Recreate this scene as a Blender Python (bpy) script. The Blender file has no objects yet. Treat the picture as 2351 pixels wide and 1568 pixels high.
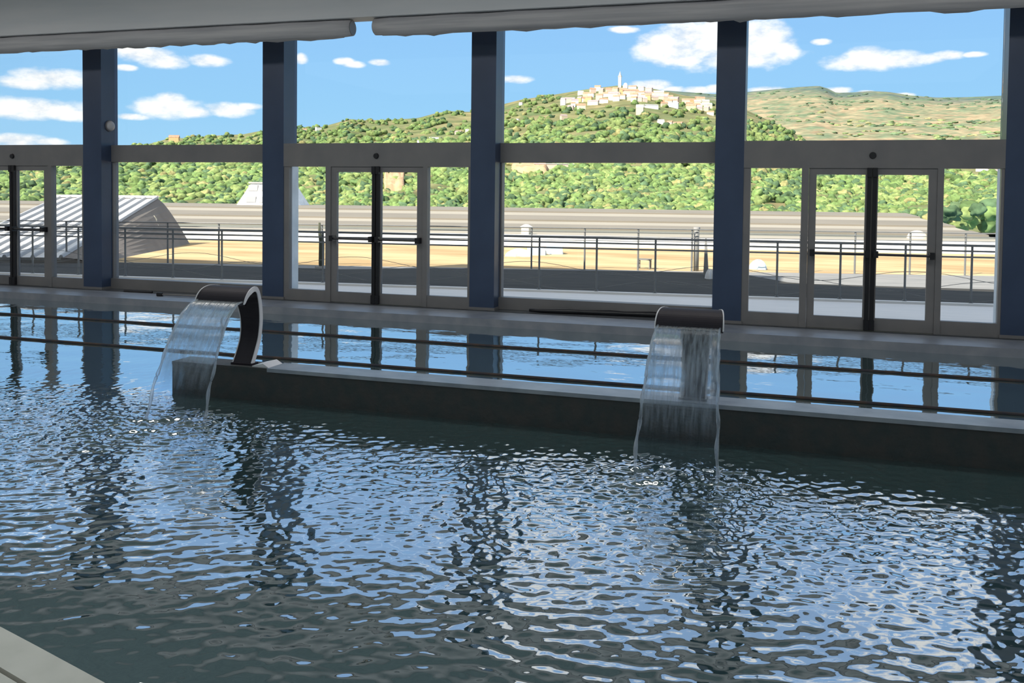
import bpy, math, random
import numpy as np
from mathutils import Matrix, Vector

sc = bpy.context.scene
COL = sc.collection
rng = np.random.default_rng(7)
random.seed(7)

# ------------------------------------------------------------------ camera
W, H = 2351, 1568
F, YAW, PITCH, ROLL, PPY = 2121.5, 17.938, 2.1026, 0.6556, 516.45
_a, _p, _r = (math.radians(v) for v in (YAW, PITCH, ROLL))
FW = np.array([-math.sin(_a)*math.cos(_p), math.cos(_a)*math.cos(_p), -math.sin(_p)])
_rt = np.array([math.cos(_a), math.sin(_a), 0.0])
_up = np.cross(_rt, FW)
RT = _rt*math.cos(_r) + _up*math.sin(_r)
UP = -_rt*math.sin(_r) + _up*math.cos(_r)
cd = bpy.data.cameras.new('camera')
cam = bpy.data.objects.new('camera', cd)
COL.objects.link(cam)
cam.matrix_world = Matrix(((RT[0], UP[0], -FW[0], 0), (RT[1], UP[1], -FW[1], 0), (RT[2], UP[2], -FW[2], 0), (0, 0, 0, 1)))
cd.sensor_fit = 'HORIZONTAL'
cd.sensor_width = 36.0
cd.lens = 36.0*F/W
cd.shift_y = -(H/2 - PPY)/W
cd.clip_start = 0.05
cd.clip_end = 12000
sc.camera = cam

sc.view_settings.view_transform = 'Standard'
sc.view_settings.look = 'None'
sc.view_settings.gamma = 1.0
sc.view_settings.use_curve_mapping = False
sc.view_settings.exposure = 0.0

def ray(x, y):
    return FW + RT*((x - W/2)/F) - UP*((y - PPY)/F)
def azel(x, y):
    d = ray(x, y); d = d/np.linalg.norm(d)
    return math.atan2(d[0], d[1]), math.asin(d[2])
def at_z(x, y, z):
    d = ray(x, y); return d*z/d[2]
def at_y(x, y, Y):
    d = ray(x, y); return d*Y/d[1]
def at_r(x, y, r):
    d = ray(x, y); return d*r/math.hypot(d[0], d[1])

# ------------------------------------------------------------------ sky
world = bpy.data.worlds.new('sky')
sc.world = world
world.use_nodes = True
wn, wl = world.node_tree.nodes, world.node_tree.links
wn.clear()
def N(nodes, t, **kw):
    n = nodes.new(t)
    for k, v in kw.items():
        setattr(n, k, v)
    return n
def wmath(op, a, b=None, c=None, clamp=False):
    n = N(wn, 'ShaderNodeMath', operation=op, use_clamp=clamp)
    for i, v in enumerate((a, b, c)):
        if v is None: continue
        if isinstance(v, (int, float)): n.inputs[i].default_value = v
        else: wl.new(v, n.inputs[i])
    return n.outputs[0]
tc = N(wn, 'ShaderNodeTexCoord')
sep = N(wn, 'ShaderNodeSeparateXYZ'); wl.new(tc.outputs['Generated'], sep.inputs[0])
az = wmath('ARCTAN2', sep.outputs[0], sep.outputs[1])
el = wmath('ARCSINE', sep.outputs[2])
cmb = N(wn, 'ShaderNodeCombineXYZ'); wl.new(az, cmb.inputs[0]); wl.new(el, cmb.inputs[1])
clouds = [(60,190,55,14),(115,180,70,20),(60,250,130,22),(150,262,70,14),(30,322,70,14),(110,326,40,9),
          (330,124,62,17),(375,140,52,16),(300,118,36,12),(478,140,42,13),(290,156,22,7),
          (385,248,72,22),(392,232,34,20),(440,256,46,14),(525,252,56,15),(300,268,34,7),(570,245,30,8),
          (790,141,22,9),(812,149,26,8),(872,143,24,8),(1185,182,36,10),
          (1545,112,85,40),(1500,108,40,30),(1640,95,110,58),(1590,80,70,36),(1745,95,70,52),(1800,118,34,24),(1700,130,120,26),(1560,138,70,14),
          (1995,142,95,19),(1990,128,48,20),(2060,138,60,18),(2110,136,70,11),(2175,128,34,10),
          (1500,196,46,13),(1545,206,30,9),(1600,208,40,10),(1640,205,24,10),(1925,208,30,8),(1985,213,20,6),(1760,206,40,8),(2075,218,22,5),
          (1430,68,36,8),(1885,96,22,7),(2235,125,24,6),(690,135,16,12),
          (1250,-230,230,50),(2050,-260,200,50),(250,-190,160,40),(1700,-420,200,50),(1250,-480,200,60),(2200,-560,200,60),(1250,-720,260,90),(700,-950,500,180),(1300,-1500,900,420)]  # last row lies above the view, added to brighten reflections and the hall
acc = None
for (cx, cy, rx, ry) in clouds:
    a0, e0 = azel(cx, cy)
    sx, sy = F/(rx*1.25), F/(ry*1.25)
    ma = N(wn, 'ShaderNodeVectorMath', operation='MULTIPLY_ADD')
    wl.new(cmb.outputs[0], ma.inputs[0])
    ma.inputs[1].default_value = (sx, sy, 0)
    ma.inputs[2].default_value = (-a0*sx, -e0*sy, 0)
    dt = N(wn, 'ShaderNodeVectorMath', operation='DOT_PRODUCT')
    wl.new(ma.outputs[0], dt.inputs[0]); wl.new(ma.outputs[0], dt.inputs[1])
    q = wmath('SUBTRACT', 1.0, dt.outputs['Value'])
    acc = q if acc is None else wmath('MAXIMUM', acc, q)
acc = wmath('MAXIMUM', acc, -1.0)
ns = N(wn, 'ShaderNodeTexNoise'); ns.inputs['Scale'].default_value = 34.0
ns.inputs['Detail'].default_value = 6.0; ns.inputs['Roughness'].default_value = 0.6
mp = N(wn, 'ShaderNodeMapping'); mp.inputs['Scale'].default_value = (1.0, 1.9, 1.0)
wl.new(cmb.outputs[0], mp.inputs[0]); wl.new(mp.outputs[0], ns.inputs['Vector'])
dens = wmath('ADD', acc, wmath('MULTIPLY', wmath('SUBTRACT', ns.outputs['Fac'], 0.5), 1.7))
mr = N(wn, 'ShaderNodeMapRange', interpolation_type='SMOOTHSTEP')
wl.new(dens, mr.inputs['Value']); mr.inputs['From Min'].default_value = 0.05; mr.inputs['From Max'].default_value = 1.0
cr = N(wn, 'ShaderNodeValToRGB')
wl.new(wmath('MULTIPLY', el, 1.0/1.5708), cr.inputs[0])
r_ = cr.color_ramp
r_.elements[0].position = 0.0; r_.elements[0].color = (0.42, 0.74, 1.0, 1)
r_.elements[1].position = 1.0; r_.elements[1].color = (0.9, 0.92, 0.95, 1)
e_ = r_.elements.new(0.055); e_.color = (0.34, 0.67, 1.0, 1)
e_ = r_.elements.new(0.12); e_.color = (0.30, 0.60, 1.0, 1)
e_ = r_.elements.new(0.20); e_.color = (0.36, 0.60, 0.97, 1)
e_ = r_.elements.new(0.35); e_.color = (0.42, 0.60, 0.92, 1)
e_ = r_.elements.new(0.6); e_.color = (0.8, 0.86, 0.95, 1)
shade = N(wn, 'ShaderNodeValToRGB'); wl.new(ns.outputs['Fac'], shade.inputs[0])
shade.color_ramp.elements[0].position = 0.25; shade.color_ramp.elements[0].color = (0.86, 0.89, 0.95, 1)
shade.color_ramp.elements[1].position = 0.55; shade.color_ramp.elements[1].color = (1.15, 1.15, 1.13, 1)
mx = N(wn, 'ShaderNodeMix', data_type='RGBA')
wl.new(mr.outputs[0], mx.inputs['Factor']); wl.new(cr.outputs[0], mx.inputs['A']); wl.new(shade.outputs[0], mx.inputs['B'])
bg = N(wn, 'ShaderNodeBackground'); wl.new(mx.outputs['Result'], bg.inputs[0]); bg.inputs[1].default_value = 1.0
wo = N(wn, 'ShaderNodeOutputWorld'); wl.new(bg.outputs[0], wo.inputs[0])

# ------------------------------------------------------------------ sun
sd = bpy.data.lights.new('sun', 'SUN'); sd.energy = 9.5; sd.angle = 0.009; sd.color = (1.0, 0.93, 0.82)
sun = bpy.data.objects.new('sun', sd); COL.objects.link(sun)
SUN = Vector((0.52, 1.0, -1.0)).normalized()
sun.rotation_euler = SUN.to_track_quat('-Z', 'Y').to_euler()
sun.location = (-20, -30, 30)

# unseen fill lights added to brighten the hall: a row and a broad panel
FILL_ROW_W = 320.0
FILL_BROAD_W = 190.0

# ------------------------------------------------------------------ materials
def mat(name, color, rough=0.6, metal=0.0, color2=None, scale=4.0, bump=0.0, bscale=40.0, spec=0.5, stretch=None):
    m = bpy.data.materials.new(name); m.use_nodes = True
    nt = m.node_tree; b = nt.nodes['Principled BSDF']
    b.inputs['Roughness'].default_value = rough; b.inputs['Metallic'].default_value = metal
    b.inputs['Specular IOR Level'].default_value = spec
    c2 = color2 or tuple(min(1, c*1.18) for c in color)
    t = nt.nodes.new('ShaderNodeTexCoord'); no = nt.nodes.new('ShaderNodeTexNoise')
    no.inputs['Scale'].default_value = scale; no.inputs['Detail'].default_value = 5
    src = t.outputs['Object']
    if stretch:
        mpn = nt.nodes.new('ShaderNodeMapping'); mpn.inputs['Scale'].default_value = stretch
        nt.links.new(src, mpn.inputs[0]); src = mpn.outputs[0]
    nt.links.new(src, no.inputs['Vector'])
    rp = nt.nodes.new('ShaderNodeValToRGB')
    rp.color_ramp.elements[0].position = 0.35; rp.color_ramp.elements[0].color = (*color, 1)
    rp.color_ramp.elements[1].position = 0.65; rp.color_ramp.elements[1].color = (*c2, 1)
    nt.links.new(no.outputs['Fac'], rp.inputs[0]); nt.links.new(rp.outputs[0], b.inputs['Base Color'])
    if bump:
        n2 = nt.nodes.new('ShaderNodeTexNoise'); n2.inputs['Scale'].default_value = bscale
        nt.links.new(src, n2.inputs['Vector'])
        bp = nt.nodes.new('ShaderNodeBump'); bp.inputs['Strength'].default_value = bump; bp.inputs['Distance'].default_value = 0.02
        nt.links.new(n2.outputs['Fac'], bp.inputs['Height']); nt.links.new(bp.outputs[0], b.inputs['Normal'])
    return m

M = {}
M['column'] = mat('blue_steel', (0.036, 0.058, 0.115), 0.35, color2=(0.044, 0.070, 0.135), scale=2)
M['frame'] = mat('grey_frame', (0.165, 0.165, 0.175), 0.4, color2=(0.195, 0.19, 0.195), scale=3)
M['black'] = mat('black_hardware', (0.012, 0.012, 0.016), 0.35)
M['beam'] = mat('grey_soffit', (0.62, 0.64, 0.68), 0.7, color2=(0.70, 0.70, 0.73), scale=1.5, stretch=(0.3, 1, 3))
M['blind'] = mat('blind_fabric', (0.40, 0.40, 0.43), 0.8, color2=(0.54, 0.53, 0.55), scale=5, stretch=(0.15, 4, 4))
M['ceiling'] = mat('ceiling_paint', (0.46, 0.55, 0.57), 0.9)
M['wall'] = mat('hall_wall', (0.50, 0.50, 0.50), 0.9)
M['wall_out'] = mat('outer_wall', (0.70, 0.70, 0.68), 0.9)
M['white'] = mat('white_paint', (0.78, 0.80, 0.80), 0.6)
M['floor'] = mat('dark_floor_tile', (0.045, 0.052, 0.062), 0.35, color2=(0.075, 0.08, 0.09), scale=7, stretch=(0.6, 6, 1))
M['coping'] = mat('coping_stone', (0.16, 0.18, 0.22), 0.4, color2=(0.22, 0.235, 0.27), scale=5)
M['neardeck'] = mat('pale_stone', (0.62, 0.59, 0.53), 0.6, color2=(0.70, 0.66, 0.60), scale=6)
M['stone'] = mat('dark_wall_stone', (0.024, 0.034, 0.037), 0.6, color2=(0.042, 0.040, 0.040), scale=9, bump=0.3, bscale=30)
M['wallcap'] = mat('wall_coping', (0.20, 0.23, 0.28), 0.35, color2=(0.28, 0.31, 0.36), scale=6)
M['spout'] = mat('dark_spout_steel', (0.020, 0.016, 0.024), 0.5, color2=(0.027, 0.022, 0.03), scale=5, spec=0.2)
M['rim'] = mat('spout_edge_steel', (0.66, 0.65, 0.69), 0.4, scale=6)
M['rope'] = mat('dark_rope', (0.012, 0.016, 0.03), 0.8, color2=(0.05, 0.03, 0.022), scale=8)
M['steel'] = mat('rail_steel', (0.16, 0.165, 0.165), 0.4, metal=0.0, scale=8)
M['deck'] = mat('terrace_concrete', (0.76, 0.75, 0.73), 0.8, color2=(0.82, 0.80, 0.78), scale=3, stretch=(0.5, 3, 1))
M['darkstrip'] = mat('roofing_and_shade', (0.022, 0.021, 0.017), 0.9, color2=(0.046, 0.041, 0.033), scale=2.5, stretch=(0.5, 3, 1))  # roofing colour, also painting the building's shade in the strip's wide middle
M['grey_gravel'] = mat('grey_gravel', (0.20, 0.20, 0.195), 0.95, color2=(0.27, 0.265, 0.255), scale=3, stretch=(0.4, 2, 1))
M['gravel'] = mat('yellow_gravel', (0.37, 0.245, 0.11), 0.95, color2=(0.55, 0.41, 0.22), scale=0.9, stretch=(0.35, 1.2, 1))
M['roof_a'] = mat('metal_roof_grey', (0.205, 0.180, 0.140), 0.8, color2=(0.24, 0.21, 0.165), scale=0.2)
M['roof_b'] = mat('metal_roof_pale', (0.33, 0.295, 0.235), 0.8, color2=(0.37, 0.33, 0.26), scale=0.2)
M['roof_c'] = mat('metal_roof_green', (0.165, 0.165, 0.125), 0.8, color2=(0.195, 0.19, 0.145), scale=0.2)
M['barn_a'] = mat('standing_seam_pale', (0.66, 0.65, 0.62), 0.5, scale=1)
M['barn_b'] = mat('standing_seam_grey', (0.36, 0.36, 0.36), 0.5, scale=1)
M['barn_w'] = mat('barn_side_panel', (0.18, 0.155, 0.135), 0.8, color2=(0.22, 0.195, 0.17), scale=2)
M['cream'] = mat('cream_render', (0.62, 0.56, 0.42), 0.9)
M['hwhite'] = mat('white_render', (0.82, 0.80, 0.76), 0.9)
M['tan'] = mat('tan_stone', (0.52, 0.42, 0.30), 0.9)
M['pink'] = mat('pink_render', (0.62, 0.45, 0.36), 0.9)
M['yellow'] = mat('yellow_render', (0.62, 0.55, 0.28), 0.9)
M['orange'] = mat('orange_render', (0.62, 0.38, 0.18), 0.9)
M['terracotta'] = mat('terracotta_roof', (0.42, 0.20, 0.12), 0.9, color2=(0.52, 0.28, 0.18), scale=0.4)
M['mauve'] = mat('faded_roof', (0.36, 0.26, 0.26), 0.9, scale=0.4)
M['slate'] = mat('grey_roof', (0.36, 0.35, 0.34), 0.9, scale=0.4)
M['paleblue'] = mat('pale_blue_plastic', (0.50, 0.66, 0.80), 0.5)
M['tarp'] = mat('white_sheet', (0.74, 0.72, 0.68), 0.8)
M['parasol'] = mat('dark_green_cloth', (0.07, 0.075, 0.05), 0.9)
M['vent'] = mat('vent_metal', (0.20, 0.20, 0.19), 0.6)
M['lampw'] = mat('lamp_housing', (0.42, 0.42, 0.45), 0.5)
M['earth'] = mat('bare_earth', (0.46, 0.27, 0.14), 0.95, color2=(0.55, 0.38, 0.22), scale=0.1)

def glass_mat(name, refl=0.9):
    m = bpy.data.materials.new(name); m.use_nodes = True
    nt = m.node_tree; nt.nodes.clear()
    o = nt.nodes.new('ShaderNodeOutputMaterial'); mxs = nt.nodes.new('ShaderNodeMixShader')
    tr = nt.nodes.new('ShaderNodeBsdfTransparent'); gl = nt.nodes.new('ShaderNodeBsdfGlossy'); fr = nt.nodes.new('ShaderNodeFresnel')
    tr.inputs[0].default_value = (0.985, 0.992, 0.99, 1); gl.inputs['Roughness'].default_value = 0.0
    gl.inputs[0].default_value = (refl, refl, refl, 1); fr.inputs[0].default_value = 1.25
    nt.links.new(fr.outputs[0], mxs.inputs[0]); nt.links.new(tr.outputs[0], mxs.inputs[1]); nt.links.new(gl.outputs[0], mxs.inputs[2])
    nt.links.new(mxs.outputs[0], o.inputs[0])
    return m
M['glass'] = glass_mat('window_glass')

def water_mat():
    m = bpy.data.materials.new('pool_water'); m.use_nodes = True
    nt = m.node_tree; nt.nodes.clear(); L = nt.links.new
    o = nt.nodes.new('ShaderNodeOutputMaterial')
    b = nt.nodes.new('ShaderNodeBsdfDiffuse'); b.inputs[0].default_value = (0.046, 0.094, 0.098, 1)
    g = nt.nodes.new('ShaderNodeBsdfGlossy'); g.inputs['Roughness'].default_value = 0.02; g.inputs[0].default_value = (0.96, 0.98, 1, 1)
    t = nt.nodes.new('ShaderNodeTexCoord'); no = nt.nodes.new('ShaderNodeTexNoise')
    no.inputs['Scale'].default_value = 3.0; no.inputs['Detail'].default_value = 3
    mpn = nt.nodes.new('ShaderNodeMapping'); mpn.inputs['Scale'].default_value = (0.7, 1.6, 1)
    L(t.outputs['Object'], mpn.inputs[0]); L(mpn.outputs[0], no.inputs['Vector'])
    bp = nt.nodes.new('ShaderNodeBump'); bp.inputs['Strength'].default_value = 0.05; bp.inputs['Distance'].default_value = 0.05
    L(no.outputs['Fac'], bp.inputs['Height']); L(bp.outputs[0], g.inputs['Normal'])
    fr = nt.nodes.new('ShaderNodeFresnel'); fr.inputs[0].default_value = 1.333
    pw = nt.nodes.new('ShaderNodeMath'); pw.operation = 'POWER'; pw.inputs[1].default_value = 0.25
    L(fr.outputs[0], pw.inputs[0])
    mxs = nt.nodes.new('ShaderNodeMixShader'); L(pw.outputs[0], mxs.inputs[0]); L(b.outputs[0], mxs.inputs[1]); L(g.outputs[0], mxs.inputs[2])
    L(mxs.outputs[0], o.inputs[0])
    return m
M['water'] = water_mat()

def sheet_mat(name, white_lo, white_hi, thin):
    m = bpy.data.materials.new(name); m.use_nodes = True
    nt = m.node_tree; nt.nodes.clear(); L = nt.links.new
    o = nt.nodes.new('ShaderNodeOutputMaterial')
    g = nt.nodes.new('ShaderNodeBsdfTransparent'); g.inputs[0].default_value = (0.95, 0.97, 1, 1)
    rf = nt.nodes.new('ShaderNodeBsdfRefraction'); rf.inputs['IOR'].default_value = 1.15; rf.inputs['Roughness'].default_value = 0.15
    gl = nt.nodes.new('ShaderNodeBsdfGlossy'); gl.inputs['Roughness'].default_value = 0.2
    tl = nt.nodes.new('ShaderNodeBsdfTranslucent'); tl.inputs[0].default_value = (0.88, 0.94, 1.0, 1)
    t = nt.nodes.new('ShaderNodeTexCoord'); mpn = nt.nodes.new('ShaderNodeMapping'); mpn.inputs['Scale'].default_value = (34, 6, 3)
    no = nt.nodes.new('ShaderNodeTexNoise'); no.inputs['Scale'].default_value = 1.6; no.inputs['Detail'].default_value = 7
    L(t.outputs['Object'], mpn.inputs[0]); L(mpn.outputs[0], no.inputs['Vector'])
    mr_ = nt.nodes.new('ShaderNodeMapRange'); mr_.inputs['From Min'].default_value = 0.30; mr_.inputs['From Max'].default_value = 0.75
    mr_.inputs['To Min'].default_value = white_lo; mr_.inputs['To Max'].default_value = white_hi
    L(no.outputs['Fac'], mr_.inputs['Value'])
    bp = nt.nodes.new('ShaderNodeBump'); bp.inputs['Strength'].default_value = 0.35; bp.inputs['Distance'].default_value = 0.008
    L(no.outputs['Fac'], bp.inputs['Height'])
    L(bp.outputs[0], gl.inputs['Normal']); L(bp.outputs[0], rf.inputs['Normal'])
    sz = nt.nodes.new('ShaderNodeSeparateXYZ'); L(t.outputs['Object'], sz.inputs[0])
    mz = nt.nodes.new('ShaderNodeMapRange'); mz.inputs['From Min'].default_value = 0.22; mz.inputs['From Max'].default_value = 0.58; mz.inputs['To Min'].default_value = thin
    L(sz.outputs[2], mz.inputs['Value'])
    mm = nt.nodes.new('ShaderNodeMath'); mm.operation = 'MULTIPLY'; L(mr_.outputs[0], mm.inputs[0]); L(mz.outputs[0], mm.inputs[1])
    fr = nt.nodes.new('ShaderNodeFresnel'); fr.inputs[0].default_value = 1.10
    m0 = nt.nodes.new('ShaderNodeMixShader'); mz2 = nt.nodes.new('ShaderNodeMath'); mz2.operation = 'MULTIPLY'; mz2.inputs[1].default_value = 0.4; L(mz.outputs[0], mz2.inputs[0]); L(mz2.outputs[0], m0.inputs[0])
    m1 = nt.nodes.new('ShaderNodeMixShader'); m2 = nt.nodes.new('ShaderNodeMixShader')
    L(g.outputs[0], m0.inputs[1]); L(rf.outputs[0], m0.inputs[2])
    L(fr.outputs[0], m1.inputs[0]); L(m0.outputs[0], m1.inputs[1]); L(gl.outputs[0], m1.inputs[2])
    L(mm.outputs[0], m2.inputs[0]); L(m1.outputs[0], m2.inputs[1]); L(tl.outputs[0], m2.inputs[2])
    L(m2.outputs[0], o.inputs[0])
    return m
M['sheet'] = sheet_mat('falling_water', 0.05, 0.55, 0.05)
M['stream'] = sheet_mat('water_stream', 0.15, 0.6, 0.8)

def attr_mat(name, rough=0.95, nscale=0.3, amt=0.45):
    m = bpy.data.materials.new(name); m.use_nodes = True
    nt = m.node_tree; b = nt.nodes['Principled BSDF']; L = nt.links.new
    b.inputs['Roughness'].default_value = rough; b.inputs['Specular IOR Level'].default_value = 0.1
    at = nt.nodes.new('ShaderNodeAttribute'); at.attribute_name = 'tint'
    t = nt.nodes.new('ShaderNodeTexCoord'); no = nt.nodes.new('ShaderNodeTexNoise')
    no.inputs['Scale'].default_value = nscale; no.inputs['Detail'].default_value = 6
    L(t.outputs['Object'], no.inputs['Vector'])
    mr_ = nt.nodes.new('ShaderNodeMapRange'); mr_.inputs['From Min'].default_value = 0.3; mr_.inputs['From Max'].default_value = 0.7
    mr_.inputs['To Min'].default_value = 1-amt; mr_.inputs['To Max'].default_value = 1+amt
    L(no.outputs['Fac'], mr_.inputs['Value'])
    vm = nt.nodes.new('ShaderNodeVectorMath'); vm.operation = 'SCALE'
    L(at.outputs['Color'], vm.inputs[0]); L(mr_.outputs[0], vm.inputs['Scale']); L(vm.outputs[0], b.inputs['Base Color'])
    return m
M['foliage'] = attr_mat('foliage', nscale=0.5, amt=0.4)
M['terrain'] = attr_mat('hillside', nscale=0.04, amt=0.3)

# ------------------------------------------------------------------ builders
def origin_of(o):
    v = Vector((0, 0, 0))
    while o is not None:
        v += o.location; o = o.parent
    return v
class MB:
    def __init__(s): s.v = []; s.f = []
    def add(s, vs, fs):
        k = len(s.v); s.v += [tuple(map(float, p)) for p in vs]; s.f += [tuple(i+k for i in f) for f in fs]; return s
    def box(s, x0, x1, y0, y1, z0, z1):
        return s.add([(x0,y0,z0),(x1,y0,z0),(x1,y1,z0),(x0,y1,z0),(x0,y0,z1),(x1,y0,z1),(x1,y1,z1),(x0,y1,z1)],
                     [(0,3,2,1),(4,5,6,7),(0,1,5,4),(1,2,6,5),(2,3,7,6),(3,0,4,7)])
    def hexa(s, b4, t4):
        return s.add(list(b4)+list(t4), [(0,3,2,1),(4,5,6,7),(0,1,5,4),(1,2,6,5),(2,3,7,6),(3,0,4,7)])
    def tube(s, path, r, n=8, caps=True):
        path = [Vector(p) for p in path]; m = len(path)
        rs = r if isinstance(r, (list, tuple)) else [r]*m
        vs = []; fs = []
        for i, p in enumerate(path):
            d = (path[min(i+1, m-1)] - path[max(i-1, 0)]).normalized()
            a = Vector((0, 0, 1)) if abs(d.z) < 0.9 else Vector((1, 0, 0))
            u = d.cross(a).normalized(); w = d.cross(u)
            for k in range(n):
                t = 2*math.pi*k/n; vs.append(p + (u*math.cos(t) + w*math.sin(t))*rs[i])
        for i in range(m-1):
            for k in range(n):
                k2 = (k+1) % n; fs.append((i*n+k, i*n+k2, (i+1)*n+k2, (i+1)*n+k))
        if caps: fs += [tuple(range(n))[::-1], tuple(range((m-1)*n, m*n))]
        return s.add(vs, fs)
    def grid(s, rows):
        nr, ncc = len(rows), len(rows[0])
        return s.add([p for r in rows for p in r], [(i*ncc+j, i*ncc+j+1, (i+1)*ncc+j+1, (i+1)*ncc+j) for i in range(nr-1) for j in range(ncc-1)])
    def build(s, name, m, parent=None, smooth=False, label=None):
        me = bpy.data.meshes.new(name)
        o0 = origin_of(parent) if parent is not None else Vector((0, 0, 0))
        me.from_pydata([tuple(Vector(p) - o0) for p in s.v], [], s.f); me.update()
        if smooth: me.polygons.foreach_set('use_smooth', [True]*len(me.polygons))
        me.materials.append(M[m] if isinstance(m, str) else m)
        o = bpy.data.objects.new(name, me); COL.objects.link(o)
        if parent is not None: o.parent = parent
        if label: o['label'] = label
        return o
def tag(o, label, cat, group=None, kind=None):
    o['label'] = label; o['category'] = cat
    if group: o['group'] = group
    if kind: o['kind'] = kind
    return o
def thing(name, label, cat, loc=(0, 0, 0), group=None, kind=None):
    o = bpy.data.objects.new(name, None); COL.objects.link(o); o.location = loc; o.empty_display_size = 0.2
    return tag(o, label, cat, group, kind)
def dup(o, shift=(0, 0, 0), label=None, parent=None):
    c = o.copy(); COL.objects.link(c); c.parent = parent
    if parent is None: c.location = o.location + Vector(shift)
    if label: c['label'] = label
    for ch in list(o.children): dup(ch, parent=c)
    return c
def structure(o, label, cat): return tag(o, label, cat, kind='structure')

# ------------------------------------------------------------------ key dimensions
S0, SP, CW = -11.1276, 3.3154, 0.36          # first column, spacing, width
ZF, ZW, ZT = -1.65, -1.75, 3.1               # floor, water, ceiling
Y0, Y1 = 12.0, 12.37                         # column front / back
UL, UR, YB = -18.2, 6.1, -5.0                # hall extents

# ------------------------------------------------------------------ hall shell
structure(MB().box(UL-0.3, UR+0.3, YB-0.3, 12.45, ZT, ZT+0.25).build('ceiling', 'ceiling'), 'ceiling of the pool hall above the window beam', 'ceiling')
structure(MB().box(UL-0.3, UR+0.3, YB-0.3, YB, -1.9, ZT).build('wall_back', 'wall'), 'back wall of the pool hall behind the viewer', 'wall')
structure(MB().box(UL-0.3, UL, YB, 12.4, -1.9, ZT).build('wall_left', 'wall'), 'left end wall of the pool hall', 'wall')
structure(MB().box(UR, UR+0.3, YB, 12.4, -1.9, ZT).build('wall_right', 'wall'), 'right end wall of the pool hall', 'wall')
structure(MB().box(UL, UR, 12.02, 12.37, 2.5, ZT).build('wall_front', 'frame'), 'band of wall above the window heads', 'wall')
# flat roof, plus an unseen raised block sized for its shade on the terrace
rb = MB().box(UL-0.3, UR+0.3, YB-0.3, 12.6, ZT+0.25, ZT+0.40)
rb.box(-10.9, -4.0, 2, 12.6, ZT+0.40, ZT+1.95)
structure(rb.build('roof', 'wall_out'), 'flat roof of the pool building with an unseen raised block for shade', 'roof')
structure(MB().box(UL, UR, 11.2, 11.52, 2.30, ZT).build('trim_1', 'beam'), 'grey soffit beam running along the top of the windows', 'beam')

# floor strip between windows and pool
structure(MB().box(UL, UR, 11.93, 12.45, ZF-0.25, ZF).build('floor', 'floor'), 'dark tiled floor strip along the foot of the windows', 'floor')
pe = MB().box(UL, UR, 11.56, 11.90, ZF-0.25, ZF-0.004).box(UL, UR, 11.90, 11.93, ZF-0.25, ZF-0.03)
pe.box(UL, UR, 11.18, 11.56, ZF-0.25, ZF+0.0)
structure(pe.build('trim_2', 'coping'), 'blue grey coping along the far edge of the pool', 'coping')

# near deck with a curved pale coping
edge = [(-18.2, 6.6), (-9, 4.35), (-5, 3.28), (-3.4, 2.83), (-2.886, 2.68), (-2.6, 2.597), (-2.2, 2.478), (-1.5, 2.25), (0, 1.75), (2, 1.1), (6.1, -0.2)]
def off(pts, d):
    out = []
    for i, p in enumerate(pts):
        a = np.array(pts[max(i-1, 0)]); b = np.array(pts[min(i+1, len(pts)-1)]); t = (b-a)/np.linalg.norm(b-a)
        out.append((p[0]+t[1]*d, p[1]-t[0]*d))
    return out
e1 = off(edge, 0.02); e2 = off(edge, 0.17); e3 = off(edge, 0.185)
rows = [[(x, y, ZW-0.4) for x, y in edge], [(x, y, ZF-0.02) for x, y in edge], [(x, y, ZF) for x, y in e1], [(x, y, ZF) for x, y in e2], [(x, y, ZF-0.02) for x, y in e2]]
structure(MB().grid(rows).build('trim_3', 'neardeck'), 'curved pale stone coping at the near pool edge', 'coping')
rows = [[(x, y, ZF-0.004) for x, y in e3], [(x, YB, ZF-0.004) for x, y in e3]]
rows2 = [[(x, y, ZF-0.2) for x, y in e3], [(x, y, ZF-0.004) for x, y in e3]]
structure(MB().grid(rows2).grid(rows).build('floor_near', 'neardeck'), 'pale stone deck in the near left corner', 'floor')

# ------------------------------------------------------------------ columns
cbm = MB().box(0, CW, Y0, Y1, ZF, 2.6)
LB = {-2: 'blue steel column at the far left end of the hall', -1: 'blue steel column left of the leftmost doors', 0: 'blue grey column between the leftmost doors and the left window, the first fully in view',
      1: 'blue grey column behind the left waterfall spout', 2: 'dark navy column just right of the middle doors', 3: 'dark column behind the right waterfall spout',
      4: 'column at the right edge of the photo beside the right doors', 5: 'blue steel column at the right end of the hall'}
c0 = None
for i in range(-2, 6):
    u = S0 + i*SP
    if c0 is None:
        c0 = thing('column', LB[i], 'column', (u, Y0, ZF), kind='structure')
        b = MB().box(u, u+CW, Y0, Y1, ZF, 2.6); b.build('shaft', 'column', c0)
        MB().box(u-0.012, u+CW+0.012, Y0-0.012, Y1, ZF, ZF+0.035).build('base_plate', 'frame', c0)
        ub = u
    else:
        dup(c0, (u-ub, 0, 0), LB[i])

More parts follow.
